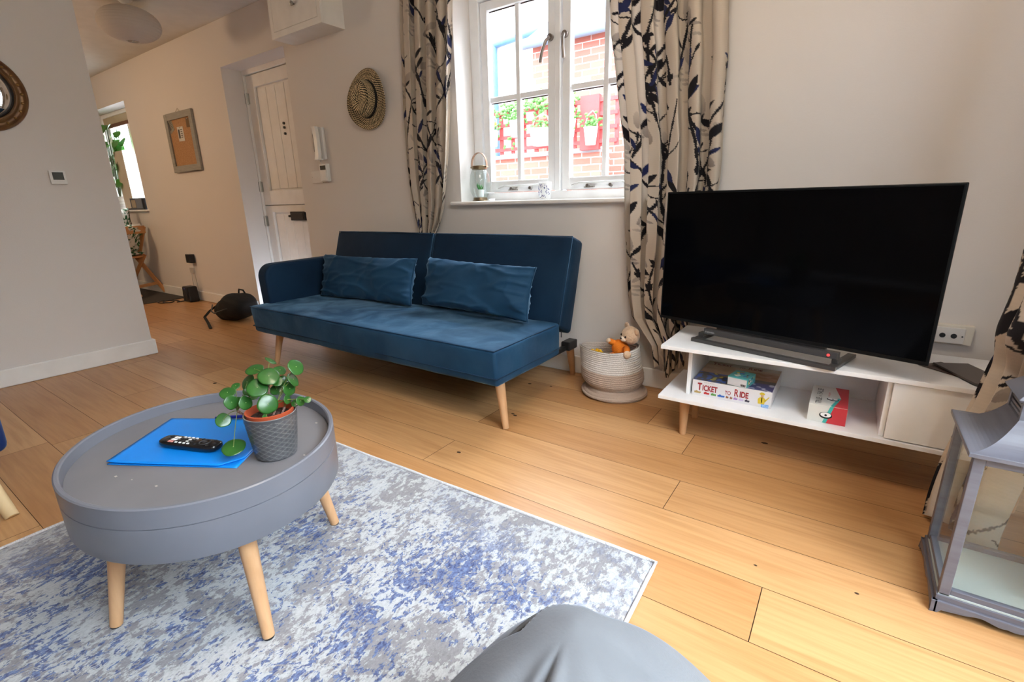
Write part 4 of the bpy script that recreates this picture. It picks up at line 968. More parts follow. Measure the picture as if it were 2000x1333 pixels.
# ------------------------------------------------------------------ grey lantern at the right edge
def lantern():
    x0, y0, w_ = .285, 1.388, .265; x1, y1 = x0+w_, y0+w_; cx, cy = (x0+x1)/2, (y0+y1)/2
    t = thing('floor_lantern', 'large grey wooden lantern with glass sides and curved roof on the floor', 'lantern', (cx, cy, 0))
    m = mat('lantern_grey_paint', (.115, .115, .145), .36, noisy=(4, (.145, .15, .185), (1, 1, 14)))
    g = G(); g.box((x0, y0, .030), (x1, y1, .048))
    # scalloped skirt
    def skirt(a, b, n):
        pts = []; K = 40
        A, B, N_ = Vector(a), Vector(b), Vector(n)
        vs = []
        for i in range(K+1):
            q = i/K; s_ = min(q, 1-q)*2; low = .0 if s_ < .14 else (.006+.012*smooth(.14, .4, s_)+.004*math.sin(s_*12))
            for z in (low, .034):
                for o in (0, .012): p = A.lerp(B, q)+N_*o; vs.append((p.x, p.y, z))
        fs = []
        for i in range(K):
            b0 = i*4; c0 = b0+4; fs += [(b0, c0, c0+2, b0+2), (b0+1, b0+3, c0+3, c0+1), (b0, b0+1, c0+1, c0), (b0+2, c0+2, c0+3, b0+3)]
        fs += [(0, 2, 3, 1), (K*4, K*4+1, K*4+3, K*4+2)]; g.add(vs, fs)
    skirt((x0-.006, y0-.006, 0), (x1+.006, y0-.006, 0), (0, 1, 0)); skirt((x0-.006, y1+.006, 0), (x1+.006, y1+.006, 0), (0, -1, 0)); skirt((x0-.006, y0-.006, 0), (x0-.006, y1+.006, 0), (1, 0, 0)); skirt((x1+.006, y0-.006, 0), (x1+.006, y1+.006, 0), (-1, 0, 0))
    obj('base', g, m, t, bevel=.0015)
    g = G(); i = .004; p = .021
    for px in (x0+i, x1-i-p):
        for py in (y0+i, y1-i-p): g.box((px, py, .048), (px+p, py+p, .425))
    for z0, z1 in ((.048, .066), (.405, .425)):
        g.box((x0+i+p, y0+i+.003, z0), (x1-i-p, y0+i+p-.003, z1)); g.box((x0+i+p, y1-i-p+.003, z0), (x1-i-p, y1-i-.003, z1)); g.box((x0+i+.003, y0+i+p, z0), (x0+i+p-.003, y1-i-p, z1)); g.box((x1-i-p+.003, y0+i+p, z0), (x1-i-.003, y1-i-p, z1))
    obj('frame', g, m, t, bevel=.0015)
    obj('floor_panel', G().box((x0+i, y0+i, .0481), (x1-i, y1-i, .052)), mat('lantern_tile', (.42, .47, .46), .3), t)
    e = i+.009
    for a, b in (((x0+i+p-.003, y0+e, .064), (x1-i-p+.003, y0+e+.003, .407)), ((x0+i+p-.003, y1-e-.003, .064), (x1-i-p+.003, y1-e, .407)), ((x0+e, y0+i+p-.003, .064), (x0+e+.003, y1-i-p+.003, .407)), ((x1-e-.003, y0+i+p-.003, .064), (x1-e, y1-i-p+.003, .407))):
        obj('glass_pane', G().box(a, b), M_glass2, t)
    # eave slab and concave pyramid roof
    obj('eave', G().box((x0-.008, y0-.008, .425), (x1+.008, y1+.008, .436)), m, t, bevel=.0015)
    g = G(); n = 12; hw = w_/2+.004; hi = .058; vs = []
    for k in range(n+1):
        q = k/n; h = hw-(hw-hi)*(q**.85); z = .436+.062*(q**2.1)+.004*q
        vs += [(cx-h, cy-h, z), (cx+h, cy-h, z), (cx+h, cy+h, z), (cx-h, cy+h, z)]
    fs = [(k*4+j, k*4+(j+1) % 4, (k+1)*4+(j+1) % 4, (k+1)*4+j) for k in range(n) for j in range(4)]+[(3, 2, 1, 0), (n*4, n*4+1, n*4+2, n*4+3)]
    g.add(vs, fs); obj('roof', g, m, t)
    g = G()
    for sx_ in (-1, 1):
        for sy_ in (-1, 1): g.box((cx+sx_*.052-.006, cy+sy_*.052-.006, .49), (cx+sx_*.052+.006, cy+sy_*.052+.006, .548))
    for k in range(4):
        z = .505+k*.011
        for s_ in (-1, 1): g.box((cx-.05, cy+s_*.052-.003, z), (cx+.05, cy+s_*.052+.003, z+.006)); g.box((cx+s_*.052-.003, cy-.05, z), (cx+s_*.052+.003, cy+.05, z+.006))
    obj('cupola', g, m, t)
    g = G(); vs = []
    for h, z in ((.066, .546), (.070, .552), (.040, .585), (.010, .60)): vs += [(cx-h, cy-h, z), (cx+h, cy-h, z), (cx+h, cy+h, z), (cx-h, cy+h, z)]
    g.add(vs, [(k*4+j, k*4+(j+1) % 4, (k+1)*4+(j+1) % 4, (k+1)*4+j) for k in range(3) for j in range(4)]+[(3, 2, 1, 0), (12, 13, 14, 15)])
    obj('cupola_cap', g, m, t, bevel=.001)
    g = G(); g.tube([(cx+.028*math.cos(a), cy, .607+.028*math.sin(a)) for a in [2*PI*k/24 for k in range(24)]], .003, 8, closed=True); obj('ring', g, M_steel, t, smooth=True)
lantern()

# ------------------------------------------------------------------ bean bag in the foreground
def beanbag():
    cx, cy = -.132, .345
    t = thing('bean_bag', 'grey velvety bean bag seat with a folded seam in the foreground on the rug', 'bean bag', (cx, cy, .012))
    m = mat('grey_suede', (.125, .13, .142), .85, sheen=.35, sheen_tint=(.75, .85, 1), spec=.2, noisy=(6, (.155, .16, .173), (1, 1, 1)), bump=(240, .08, (1, 1, 1)))
    Hh = .458
    def fn(u, v):
        a = 2*PI*u; q = 1-(1-v)**1.8
        R = .395*max(0, math.cos(q**.86*PI/2))**.68*(.86+.14*smooth(0, .12, q))
        z = .012+Hh*q
        ca, sa = math.cos(a), math.sin(a)
        R *= 1+.015*math.sin(3*a+1)+.01*math.sin(5*a)
        x, y = cx+R*ca, cy+R*sa
        lean = smooth(.2, 1, q); x -= .10*lean; y += .116*lean
        # gathered folds running down from the top
        f = 0
        for a0, wd, dp in ((4.62, .09, -.022), (4.85, .12, .022), (5.75, .20, -.008), (.25, .14, -.006), (4.3, .18, -.012)):
            d = (a-a0+PI) % (2*PI)-PI; f += dp*math.exp(-(d/wd)**2)*smooth(.3, .6, q)*(1-smooth(.88, .99, q))
        f += .006*noise.noise(Vector((ca*2, sa*2, q*4)))*(1-smooth(.75, .97, q))
        ae = 3.45 if q < .93 else 3.45-1.5*smooth(.93, .985, q)
        f -= .021*smooth(ae+.035, ae-.02, a)*smooth(1.0, 1.5, a)*smooth(.2, .5, q)*(1-smooth(.92, .98, q)) if 1.0 < a < ae+.04 else 0
        x += ca*f; y += sa*f; z += .35*f
        return (x, y, z)
    b = obj('body', G().grid(fn, 400, 120), m, t, smooth=True)
    # folded hem with piping on the left of the top
    def surf(a, q): return Vector(fn((a % (2*PI))/(2*PI), 1-(1-q)**(1/1.8)))
    # piped seam in the recessed side panel
    P_ = [(2.55, .895), (2.75, .90), (2.967, .89), (3.20, .868), (3.34, .85), (3.40, .80), (3.41, .70), (3.40, .55)]
    pts = []
    for (a0, q0), (a1, q1) in zip(P_, P_[1:]):
        for k in range(6): a = a0+(a1-a0)*k/6; q = q0+(q1-q0)*k/6; p = surf(a, q); pts.append(p+(p-Vector((cx-.06, cy+.07, .12))).normalized()*.002)
    obj('piping', G().tube(pts, .0048, 8), mat('suede_piping', (.10, .11, .125), .8), b, smooth=True)
beanbag()

# ------------------------------------------------------------------ navy armchair, just in at the left
def armchair():
    t = thing('armchair', 'navy blue armchair with round wooden legs, only its edge in view at the left', 'armchair', (-2.62, -.05, 0))
    g = G(); rbox(g, [(-2.95, -.42, .20), (-2.335, -.42, .20), (-2.335, .262, .20), (-2.95, .262, .20), (-2.95, -.42, .40), (-2.325, -.42, .40), (-2.325, .268, .40), (-2.95, .268, .40)], r=.03, amp=.003)
    v = velvet('navy_velvet', (.008, .022, .10), (.014, .035, .15)); obj('seat', g, v, t, smooth=True)
    g = G(); rbox(g, [(-3.1, -.42, .22), (-2.94, -.42, .22), (-2.94, .25, .22), (-3.1, .25, .22), (-3.22, -.42, .78), (-3.08, -.42, .78), (-3.08, .25, .78), (-3.22, .25, .78)], r=.04, amp=.003)
    obj('backrest', g, v, t, smooth=True)
    lm = mat('pale_ash', (.66, .50, .28), .5)
    for a, b in (((-2.42, .17, .21), (-2.245, .205, 0)), ((-2.42, -.34, .21), (-2.245, -.38, 0)), ((-2.98, .17, .21), (-3.12, .22, 0)), ((-2.98, -.34, .21), (-3.12, -.38, 0))): leg(t, a, b, .026, .019, lm)
armchair()

# ------------------------------------------------------------------ rope basket with toys
def basket():
    cx, cy = -.952, 2.318
    t = thing('rope_basket', 'white and beige coiled rope basket slumped between sofa and bench', 'basket', (cx, cy, 0))
    H_ = .255; rows = 25
    def wall(inner, z0, z1):
        vs = []; n = 96; prof = []
        K = rows*6
        def P(q, a, off):
            z = H_*q
            base = .150; R = base+.020*math.exp(-((q-.08)/.07)**2)-.020*math.exp(-((q-.2)/.07)**2)+.008*math.exp(-((q-.42)/.2)**2)+.004*q
            rope = abs(math.sin(q*rows*PI))**.7*.0042; R += (rope if not inner else -rope)-off
            R += .0008*math.sin(a*90+int(q*rows)*2)
            sx_ = 1+.03*q; sy_ = 1-.24*smooth(.2, 1, q)
            x = cx+R*sx_*math.cos(a)-.040*q-.012*math.exp(-((q-.15)/.1)**2)*0; y = cy+R*sy_*math.sin(a)-.004*q
            z += .014*q*math.sin(a*2+.6)*.6+.010*q*math.cos(a)+.006*math.sin(a*1-2)*(1-abs(q-.2))
            z -= .012*math.exp(-((a-4.2)/.8)**2)*math.exp(-((q-.13)/.08)**2)
            return (x, min(y, 2.478), max(.001, z))
        g = G()
        ks = [q/K for q in range(K+1) if z0*K-1e-6 <= q <= z1*K+1e-6]
        vs = [P(q, 2*PI*j/n, .008 if inner else 0) for q in ks for j in range(n)]; m_ = len(ks)
        g.add(vs, [(i*n+j, i*n+(j+1) % n, (i+1)*n+(j+1) % n, (i+1)*n+j) for i in range(m_-1) for j in range(n)]); return g
    wmat = mat('cotton_rope_white', (.72, .68, .64), .9, bump=(260, .7, (1, 1, 1))); bmat = mat('cotton_rope_beige', (.52, .40, .32), .9, bump=(260, .7, (1, 1, 1)))
    lo = wall(False, 0, .56); c = Vector((cx, cy, .002)); 
    lo.lathe([(.0001, .0015), (.148, .0015)], (cx, cy, 0), 48, caps=False)
    obj('beige_body', lo, bmat, t, smooth=True, label='beige lower part'); 
    up = wall(False, .56, 1.0); obj('white_rim', up, wmat, t, smooth=True, label='white upper part')
    obj('lining', wall(True, .12, 1.0), mat('cotton_rope_lining', (.60, .52, .46), .9, bump=(260, .7, (1, 1, 1))), t, smooth=True)
    g = G(); g.lathe([(.0001, .10), (.145, .10)], (cx-.01, cy, 0), 32, 1, .85, caps=False); obj('inner_base', g, bmat, t)
basket()
def teddy():
    H_ = Vector((-.880, 2.325, .325))
    t = thing('teddy_bear', 'small cream teddy bear in an orange top leaning in the rope basket', 'teddy bear', (-.91, 2.33, .12))
    fur = mat('cream_plush', (.70, .50, .34), .95, sheen=.4, bump=(160, .6, (1, 1, 1))); orange = mat('orange_knit', (.85, .22, .012), .85, bump=(220, .5, (1, 1, 1))); blk = mat('bead_black', (.01, .008, .008), .15); muz = mat('muzzle_plush', (.78, .62, .48), .95)
    look = Vector((-.55, -.80, -.12)).normalized(); side = look.cross(Vector((.25, 0, 1))).normalized(); up = side.cross(look).normalized()
    F = Matrix((( side.x, -look.x, up.x, H_.x), (side.y, -look.y, up.y, H_.y), (side.z, -look.z, up.z, H_.z), (0, 0, 0, 1)))  # local: x side, y back, z up
    g = G(); g.ball((0, 0, 0), (.050, .046, .047), 24, F); hd = obj('head', g, fur, t, smooth=True)
    for s_ in (-1, 1):
        g = G(); g.ball((s_*.042, .006, .036), (.018, .010, .018), 16, F); obj('ear', g, fur, hd, smooth=True)
        g = G(); g.ball((s_*.0175, -.0425, .009), .0055, 12, F); obj('eye', g, blk, hd, smooth=True)
    g = G(); g.ball((0, -.040, -.009), (.019, .018, .015), 18, F); mz = obj('muzzle', g, muz, hd, smooth=True)
    g = G(); g.ball((0, -.057, -.002), (.0065, .004, .0045), 12, F); obj('nose', g, blk, hd, smooth=True)
    g = G(); B = Vector((-.925, 2.322, .238)); Mb = Matrix.Translation(B) @ Matrix.Rotation(-.62, 4, 'Y')
    g.ball((0, 0, 0), (.046, .040, .062), 22, Mb); bd = obj('torso', g, orange, t, smooth=True, label='orange knitted top')
    def limb(nm, a, b, r0, r1, m, ball_, mb):
        g = G(); g.tube([a, (Vector(a)+Vector(b))/2, b], [r0, (r0+r1)/2, r1], 14); o = obj(nm, g, m, t, smooth=True)
        g = G(); g.ball(b, ball_, 16); obj('paw', g, mb, o, smooth=True)
    limb('arm', (-.945, 2.318, .268), (-.985, 2.30, .288), .016, .015, orange, (.017, .015, .014), fur)
    limb('arm', (-.885, 2.285, .265), (-.858, 2.235, .248), .017, .017, orange, (.020, .018, .020), fur)
    limb('leg', (-.945, 2.30, .21), (-1.00, 2.285, .195), .022, .019, orange, (.019, .019, .018), fur)
    limb('leg', (-.935, 2.34, .20), (-.99, 2.35, .18), .022, .019, orange, (.019, .019, .018), fur)
teddy()
def yellow_toy():
    t0 = Vector((-1.055, 2.30, .208)); g = G(); rng = random.Random(3)
    for k in range(26):
        a = rng.uniform(0, 2*PI); r = rng.uniform(.004, .034); g.ball((t0.x+r*math.cos(a), t0.y+r*math.sin(a), t0.z+rng.uniform(-.006, .016)), (.010, .007, .005), 8)
    g.ball((t0.x, t0.y, t0.z-.012), (.036, .034, .018), 16)
    tag(obj('toy', g, mat('yellow_fleece', (.85, .50, .01), .9), smooth=True), 'bright yellow crinkly toy at the left inside the rope basket', 'toy')
    g = G(); rbox(g, [(-1.04, 2.26, .13), (-.90, 2.26, .13), (-.90, 2.38, .13), (-1.04, 2.38, .13), (-1.04, 2.26, .188), (-.90, 2.26, .188), (-.90, 2.38, .188), (-1.04, 2.38, .188)], r=.02, amp=.006)
    tag(obj('folded_cloth', g, mat('pale_cloth', (.68, .62, .55), .9), smooth=True), 'pale folded cloth under the teddy bear in the basket', 'cloth')
yellow_toy()

# ------------------------------------------------------------------ things on the window sill
def jar():
    cx, cy, z = -2.015, 2.575, 1.0062
    t = thing('glass_lantern', 'clear glass lantern jar with a leather strap handle at the left end of the sill', 'lantern jar', (cx, cy, z))
    g = G(); g.lathe([(.043, .018), (.062, .06), (.066, .11), (.060, .16), (.045, .195), (.044, .195), (.058, .16), (.064, .11), (.060, .06), (.041, .02)], (cx, cy, z), 40, caps=False); obj('glass_body', g, M_glass2, t, smooth=True)
    g = G(); g.lathe([(.050, 0), (.052, .003), (.046, .006), (.044, .022), (.030, .024)], (cx, cy, z), 40); obj('base_ring', g, M_brass, t, smooth=True, auto=40)
    g = G(); g.lathe([(.046, .192), (.048, .194), (.048, .212), (.045, .214), (.043, .212), (.043, .194)], (cx, cy, z), 40, caps=False); obj('collar', g, M_brass, t, smooth=True, auto=40)
    pts = [(cx+.054*math.cos(PI*k/16)*1.08, cy, z+.205+.085*math.sin(PI*k/16)**.8) for k in range(17)]
    g = G(); n = len(pts); vs = []
    for i, p in enumerate(pts):
        q = PI*i/16; nx, nz = math.cos(q), math.sin(q)
        for dy, dn in ((-.008, 0), (.008, 0), (.008, .003), (-.008, .003)): vs.append((p[0]+nx*dn, p[1]+dy, p[2]+nz*dn))
    g.add(vs, [(i*4+j, i*4+(j+1) % 4, (i+1)*4+(j+1) % 4, (i+1)*4+j) for i in range(n-1) for j in range(4)]+[(3, 2, 1, 0), ((n-1)*4, (n-1)*4+1, (n-1)*4+2, (n-1)*4+3)])
    hd = obj('strap_handle', g, mat('tan_leather', (.33, .19, .12), .6), t, smooth=True, auto=40)
    g = G(); g.cyl((cx-.058, cy-.010, z+.206), (cx-.058, cy+.010, z+.206), .006, n=12); g.cyl((cx+.058, cy-.010, z+.206), (cx+.058, cy+.010, z+.206), .006, n=12); obj('rivet', g, M_brass, hd)
    zz = z+.0245
    s = thing('succulent', 'small spiky succulent in a white pot inside the glass lantern jar', 'succulent', (cx, cy, zz))
    g = G(); g.lathe([(.020, 0), (.026, .045), (.028, .046), (.026, .046), (.022, .038), (.0001, .038)], (cx, cy, zz), 28); obj('pot', g, mat('white_pot', (.75, .78, .78), .4), s, smooth=True, auto=40)
    ml = mat('succulent_green', (.04, .20, .05), .45)
    for k in range(11):
        a = k*2.4; ln = .03+.022*((k*7) % 5)/5; tl = .9-.07*k; d = Vector((math.cos(a)*math.sin(tl), math.sin(a)*math.sin(tl), math.cos(tl)))
        b = Vector((cx, cy, zz+.038)); g = G(); g.tube([b, b+d*ln*.4, b+d*ln*.8, b+d*ln+Vector((0, 0, .005))], [.004, .0058, .0035, .0006], 8); obj('leaf', g, ml, s, smooth=True)
    g = G(); g.lathe([(.020, 0), (.023, .012), (.022, .014), (.0001, .010)], (-1.935, 2.585, z), 24); tag(obj('tealight', g, mat('tealight_metal', (.7, .72, .74), .3, metal=.6), smooth=True, auto=40), 'small pale tealight cup right of the glass lantern jar', 'candle')
    cx, cy = -1.548, 2.60
    t = thing('vase', 'small white cup with dark blue printed marks at the middle of the sill', 'vase', (cx, cy, z))
    g = G(); g.lathe([(.028, 0), (.033, .006), (.037, .05), (.038, .098), (.036, .099), (.034, .05), (.030, .01), (.0001, .008)], (cx, cy, z), 36); b = obj('body', g, mat('white_china', (.80, .82, .84), .2), t, smooth=True, auto=50)
    g = G(); rng = random.Random(6)
    for k in range(40):
        a = rng.uniform(-2.6, -.3); zz = rng.uniform(.012, .088); r = .0355+.0015*zz/.1+.0012; p = Vector((cx+r*math.cos(a), cy+r*math.sin(a), z+zz)); tdir = Vector((-math.sin(a), math.cos(a), 0))
        q = rng.uniform(-.9, .9); d = (tdir*math.sin(q)+Vector((0, 0, 1))*math.cos(q)); L = rng.uniform(.003, .007); g.tube([p-d*L, p, p+d*L], [.0006, .0022, .0006], 6)
    obj('blue_print', g, mat('cobalt_print', (.02, .03, .22), .4), b, smooth=True)
jar()

# ------------------------------------------------------------------ wall things
def hat():
    cx, cz, y = -2.890, 1.697, YW
    t = thing('straw_hat', 'black and natural woven straw hat with a black band hanging on the wall', 'hat', (cx, y, cz))
    m = mat('woven_straw', (.45, .36, .22), .85, noisy=False); nt = m.node_tree; N = nt.nodes.new; Lk = nt.links.new; p = nt.nodes['Principled BSDF']
    a = N('ShaderNodeAttribute'); a.attribute_name = 'Col'; Lk(a.outputs['Color'], p.inputs['Base Color'])
    rng = random.Random(9)
    def weave(r, q):
        ring = int(r/.0135); fr = (r/.0135) % 1; n_ = max(6, int(2*PI*(ring+1)*.0135/.0165)); k = q/(2*PI)*n_+ring*.37+fr*.9; c = (k % 1)
        v = noise.noise(Vector((ring*1.7, int(k)*.9, 3)))
        dark = c < .46+.25*v or fr < .13
        if ring % 6 == 5: dark = c < .62
        return (.010, .009, .008) if dark else (.66+.1*v, .52+.08*v, .31+.05*v)
    def brim(u, v):
        q = 2*PI*u; r = .108+(.192-.108)*v; y_ = .012+.020*v**2*math.sin(q*2+.8)*.9+.012*(1-v)+.016*v*v
        return (cx+r*math.cos(q)*1.0, y-y_-.002, cz+r*math.sin(q)*1.0)
    nu, nv = 420, 44; cols = [weave(.11+.083*j/nv, 2*PI*i/nu) for j in range(nv+1) for i in range(nu+1)]
    o = obj('brim', G().grid(brim, nu, nv), m, t, smooth=True, fix=False); colour(o, cols); md = o.modifiers.new('thick', 'SOLIDIFY'); md.thickness = .004; md.offset = -1 if False else 1
    Hc = .072
    def crown(u, v):
        q = 2*PI*u
        if v < .5: s_ = v/.5; r = .112-.012*s_; h = Hc*s_
        else: s_ = (v-.5)/.5; r = .100*(1-s_)**1.0; h = Hc+.012*math.sin(min(1, s_*2)*PI/2)-.020*s_*s_*(1 if True else 0)
        return (cx+r*math.cos(q)*.94, y-.022-h, cz+r*math.sin(q)*1.06)
    nv2 = 60; cols = [weave(.17-.17*j/nv2, 2*PI*i/nu) for j in range(nv2+1) for i in range(nu+1)]
    o = obj('crown', G().grid(crown, nu, nv2), m, t, smooth=True, fix=False); colour(o, cols)
    def band(u, v):
        q = 2*PI*u; s_ = .02+.30*v; r = .112-.012*s_+.0022; return (cx+r*math.cos(q)*.94, y-.022-Hc*s_, cz+r*math.sin(q)*1.06)
    obj('ribbon_band', G().grid(band, 90, 4), mat('black_ribbon', (.008, .008, .009), .7), t, smooth=True)
hat()
def mirror():
    y, z = .768, 1.655; x = XL
    t = thing('convex_mirror', 'round convex mirror in a beaded dark gold frame on the left wall', 'mirror', (x, y, z))
    M = Matrix.Translation((x, y, z)) @ Matrix.Rotation(PI/2, 4, 'Y')
    wood = mat('antique_gold', (.14, .065, .030), .35, metal=.35, noisy=(20, (.20, .11, .045), (1, 1, 1))); gold = mat('gold_bead', (.36, .22, .08), .35, metal=.8)
    g = G(); g.lathe([(.150, .001), (.205, .001), (.212, .006), (.213, .014), (.208, .022), (.200, .026), (.193, .020), (.180, .014), (.170, .020), (.164, .027), (.158, .028), (.152, .020), (.146, .014)], n=96, M=M, caps=False); fr = obj('frame', g, wood, t, smooth=True, auto=60)
    g = G(); g.lathe([(.148, .004), (.152, .018), (.149, .022), (.138, .016), (.136, .006)], n=96, M=M, caps=False); obj('inner_ring', g, mat('black_reeding', (.012, .010, .010), .4), fr, smooth=True, auto=60)
    for k in range(24):
        a = 2*PI*k/24; g = G(); g.ball((.186*math.cos(a), .186*math.sin(a), .019), .0075, 12, M); obj('bead', g, gold, fr, smooth=True)
    g = G(); n = 14; prof = [(.143*math.sin(k/n*PI/2), .006+.035*math.cos(k/n*PI/2)) for k in range(n, -1, -1)]; prof[-1] = (.00005, prof[-1][1]); g.lathe(prof, n=80, M=M, caps=False)
    obj('mirror_glass', g, mat('mirror', (.9, .9, .9), .01, metal=1), t, smooth=True)
mirror()
def wallthings():
    x = XL; t = thing('thermostat', 'small square white wall thermostat with a grey screen on the left wall', 'thermostat', (x, 1.018, 1.204))
    obj('body', G().box((x, .980, 1.165), (x+.020, 1.057, 1.244)), M_white, t, bevel=.003)
    obj('screen', G().box((x+.0195, .993, 1.190), (x+.0215, 1.045, 1.234)), mat('lcd_grey', (.05, .06, .055), .3), t)
    # entry phone
    xc, y, z0, z1 = -3.482, YW, 1.340, 1.578
    t = thing('entry_phone', 'white door entry handset hanging on the wall beside the front door', 'intercom', (xc, y, 1.46))
    obj('back_plate', G().box((xc-.032, y-.022, z0+.004), (xc+.050, y, z1-.004)), M_white, t, bevel=.006)
    g = G(); n = 18; vs = []
    for k in range(n+1):
        q = k/n; z = z0+(z1-z0)*q; dep = .030+.018*(2*q-1)**4; th = .018; w_ = .027+.004*abs(2*q-1)**3
        yy = y-.022-dep*.6
        ring = [(xc-w_, yy), (xc-w_*.75, yy-th), (xc+w_*.75, yy-th), (xc+w_, yy), (xc+w_*.8, yy+.012), (xc-w_*.8, yy+.012)]; vs += [(a, b, z) for a, b in ring]
    fs = [(k*6+j, k*6+(j+1) % 6, (k+1)*6+(j+1) % 6, (k+1)*6+j) for k in range(n) for j in range(6)]+[tuple(range(6))[::-1], tuple(range(n*6, n*6+6))]; g.add(vs, fs)
    hs = obj('handset', g, mat('handset_white', (.84, .83, .81), .28), t, smooth=True, auto=35, bevel=.002)
    obj('grip_slot', G().box((xc-.0285, y-.056, z0+.06), (xc-.026, y-.048, z0+.19)), mat('slot_grey', (.10, .09, .09), .6), hs)
    g = G(); g.cyl((xc, y-.060, z1-.014), (xc, y-.064, z1-.014), .003, n=10); obj('hang_hook', g, mat('slot_grey', (.10, .09, .09), .6), hs)
    for z in (z0+.004, z0+.23): obj('bracket', G().box((xc-.02, y-.045, z-.004), (xc+.02, y-.018, z+.006)), M_white, t, bevel=.001)
    t = thing('chime_box', 'small white wall box with a dark window below the entry handset', 'wall box', (-3.46, y, 1.24)); xa, xb = -3.512, -3.418
    obj('body', G().box((xa, y-.032, 1.182), (xb, y, 1.312)), M_white, t, bevel=.006)
    obj('dark_window', G().box((xa+.014, y-.0335, 1.268), (xb-.014, y-.031, 1.300)), mat('window_black', (.012, .015, .010), .25), t, label='dark window strip')
    obj('flap', G().box((xa+.030, y-.038, 1.190), (xb-.010, y-.031, 1.262)), mat('handset_white', (.84, .83, .81), .28), t, bevel=.003)
    g = G(); g.tube([(-3.485, y-.02, 1.345), (-3.482, y-.035, 1.328), (-3.478, y-.02, 1.31)], .003, 8); obj('cord', g, M_white, t, smooth=True)
    t = thing('blank_plate', 'blank white square plate on the wall left of the small wall box', 'wall plate', (-3.60, y, 1.22))
    obj('plate', G().box((-3.655, y-.008, 1.176), (-3.520, y, 1.268)), mat('plate_white', (.70, .68, .66), .35), t, bevel=.002)
    for xx in (-3.645, -3.530): g = G(); g.cyl((xx, y-.008, 1.222), (xx, y-.0092, 1.222), .003, n=10); obj('screw', g, M_steel, t)
    # socket behind the TV
    t = thing('wall_socket', 'white cream aerial socket on the wall behind the right end of the bench', 'socket', (.36, y, .46))
    obj('back_box', G().box((.285, y-.028, .423), (.425, y, .500)), mat('plate_cream', (.70, .66, .58), .4), t, bevel=.003)
    fp = obj('face_plate', G().box((.302, y-.034, .428), (.400, y-.026, .490)), mat('plate_white', (.70, .68, .66), .35), t, bevel=.002)
    for xx in (.334, .368): g = G(); g.cyl((xx, y-.036, .458), (xx, y-.0335, .458), .0095, n=20); obj('port', g, M_blackpl, fp, smooth=True, auto=40)
    for xx in (.309, .393): g = G(); g.cyl((xx, y-.0355, .458), (xx, y-.0335, .458), .003, n=10); obj('screw', g, M_blackpl, fp)
    # overhead meter cupboard
    t = thing('wall_cupboard', 'small white wall cupboard with a round knob high beside the front door', 'cupboard', (-3.35, y, 2.2))
    xa, xb, yf = -3.655, -3.074, 2.315
    obj('carcass', G().box((xa, yf+.018, 2.158), (xb, y, ZC)), M_door, t, bevel=.002)
    fr = G(); fr.box((xa, yf, 2.158), (xb, yf+.018, 2.196)); fr.box((xa, yf, 2.196), (xa+.036, yf+.018, ZC)); fr.box((xb-.036, yf, 2.196), (xb, yf+.018, ZC)); obj('face_frame', fr, M_door, t, bevel=.0015)
    d = obj('door', G().box((xa+.039, yf-.001, 2.199), (xb-.039, yf+.016, ZC-.004)), M_door, t, bevel=.002)
    g = G(); M = Matrix.Translation((-3.345, yf, 2.318)) @ Matrix.Rotation(PI/2, 4, 'X'); g.lathe([(.006, 0), (.006, .010), (.015, .016), (.017, .024), (.010, .030), (.0001, .032)], n=24, M=M); obj('knob', g, M_steel, d, smooth=True, auto=60)
    # cork board
    xa, xb, z0, z1 = -6.025, -5.425, 1.372, 1.932; yb = y-.026
    t = thing('cork_board', 'cork notice board in a grey wooden frame hanging in the hall', 'notice board', (-5.72, y, 1.65))
    gf = G(); s_ = .062
    gf.box((xa, yb, z0), (xa+s_, y-.002, z1)); gf.box((xb-s_, yb, z0), (xb, y-.002, z1)); gf.box((xa+s_, yb, z1-s_), (xb-s_, y-.002, z1)); gf.box((xa+s_, yb, z0), (xb-s_, y-.002, z0+s_))
    obj('frame', gf, mat('grey_wash_wood', (.27, .26, .235), .6, noisy=(10, (.32, .31, .28), (1, 1, 8))), t, bevel=.003)
    obj('cork', G().box((xa+s_, y-.012, z0+s_), (xb-s_, y-.006, z1-s_)), mat('cork', (.36, .19, .085), .9, noisy=(90, (.46, .26, .13), (1, 1, 1))), t)
    g = G(); g.tube([(-5.78, y-.012, z1), (-5.73, y-.006, z1+.035), (-5.68, y-.012, z1)], .0025, 6); obj('hanging_string', g, mat('string', (.5, .45, .36), .9), t, smooth=True)
    def note(label, x_, z_, w_, h_, a, m, ink=True, kind='note'):
        M = Matrix.Translation((x_, y-.0135, z_)) @ Matrix.Rotation(a, 4, 'Y')
        t2 = thing('pinned_note', label, kind, (x_, y-.013, z_), 'papers pinned on the cork board')
        b = obj('card', G().box((-w_/2, -.0008, -h_/2), (w_/2, .0008, h_/2), M), m, t2)
        if ink:
            g = G(); g.box((-w_*.40, -.0014, -h_*.30), (-w_*.10, -.0008, h_*.32), M)
            for k in range(5): g.box((w_*.02, -.0014, h_*(.26-.13*k)), (w_*.34, -.0008, h_*(.31-.13*k)), M)
            obj('print', g, mat('print_dark2', (.09, .08, .075), .7), b)
        g = G(); g.ball((0, -.004, h_*.42), .005, 8, M); obj('pin', g, mat('pin_white', (.6, .6, .6), .4), b)
    note('white card with dark print pinned below the middle of the cork board top', -5.735, 1.730, .125, .135, .02, mat('paper_dim', (.62, .60, .56), .8))
    note('tilted grey card at the top left of the cork board', -5.925, 1.822, .10, .125, -.35, mat('card_greygreen', (.26, .25, .20), .8))
    note('small dark card pinned at the top right of the cork board', -5.545, 1.818, .075, .085, .05, mat('card_brown', (.17, .11, .06), .8), False)
wallthings()
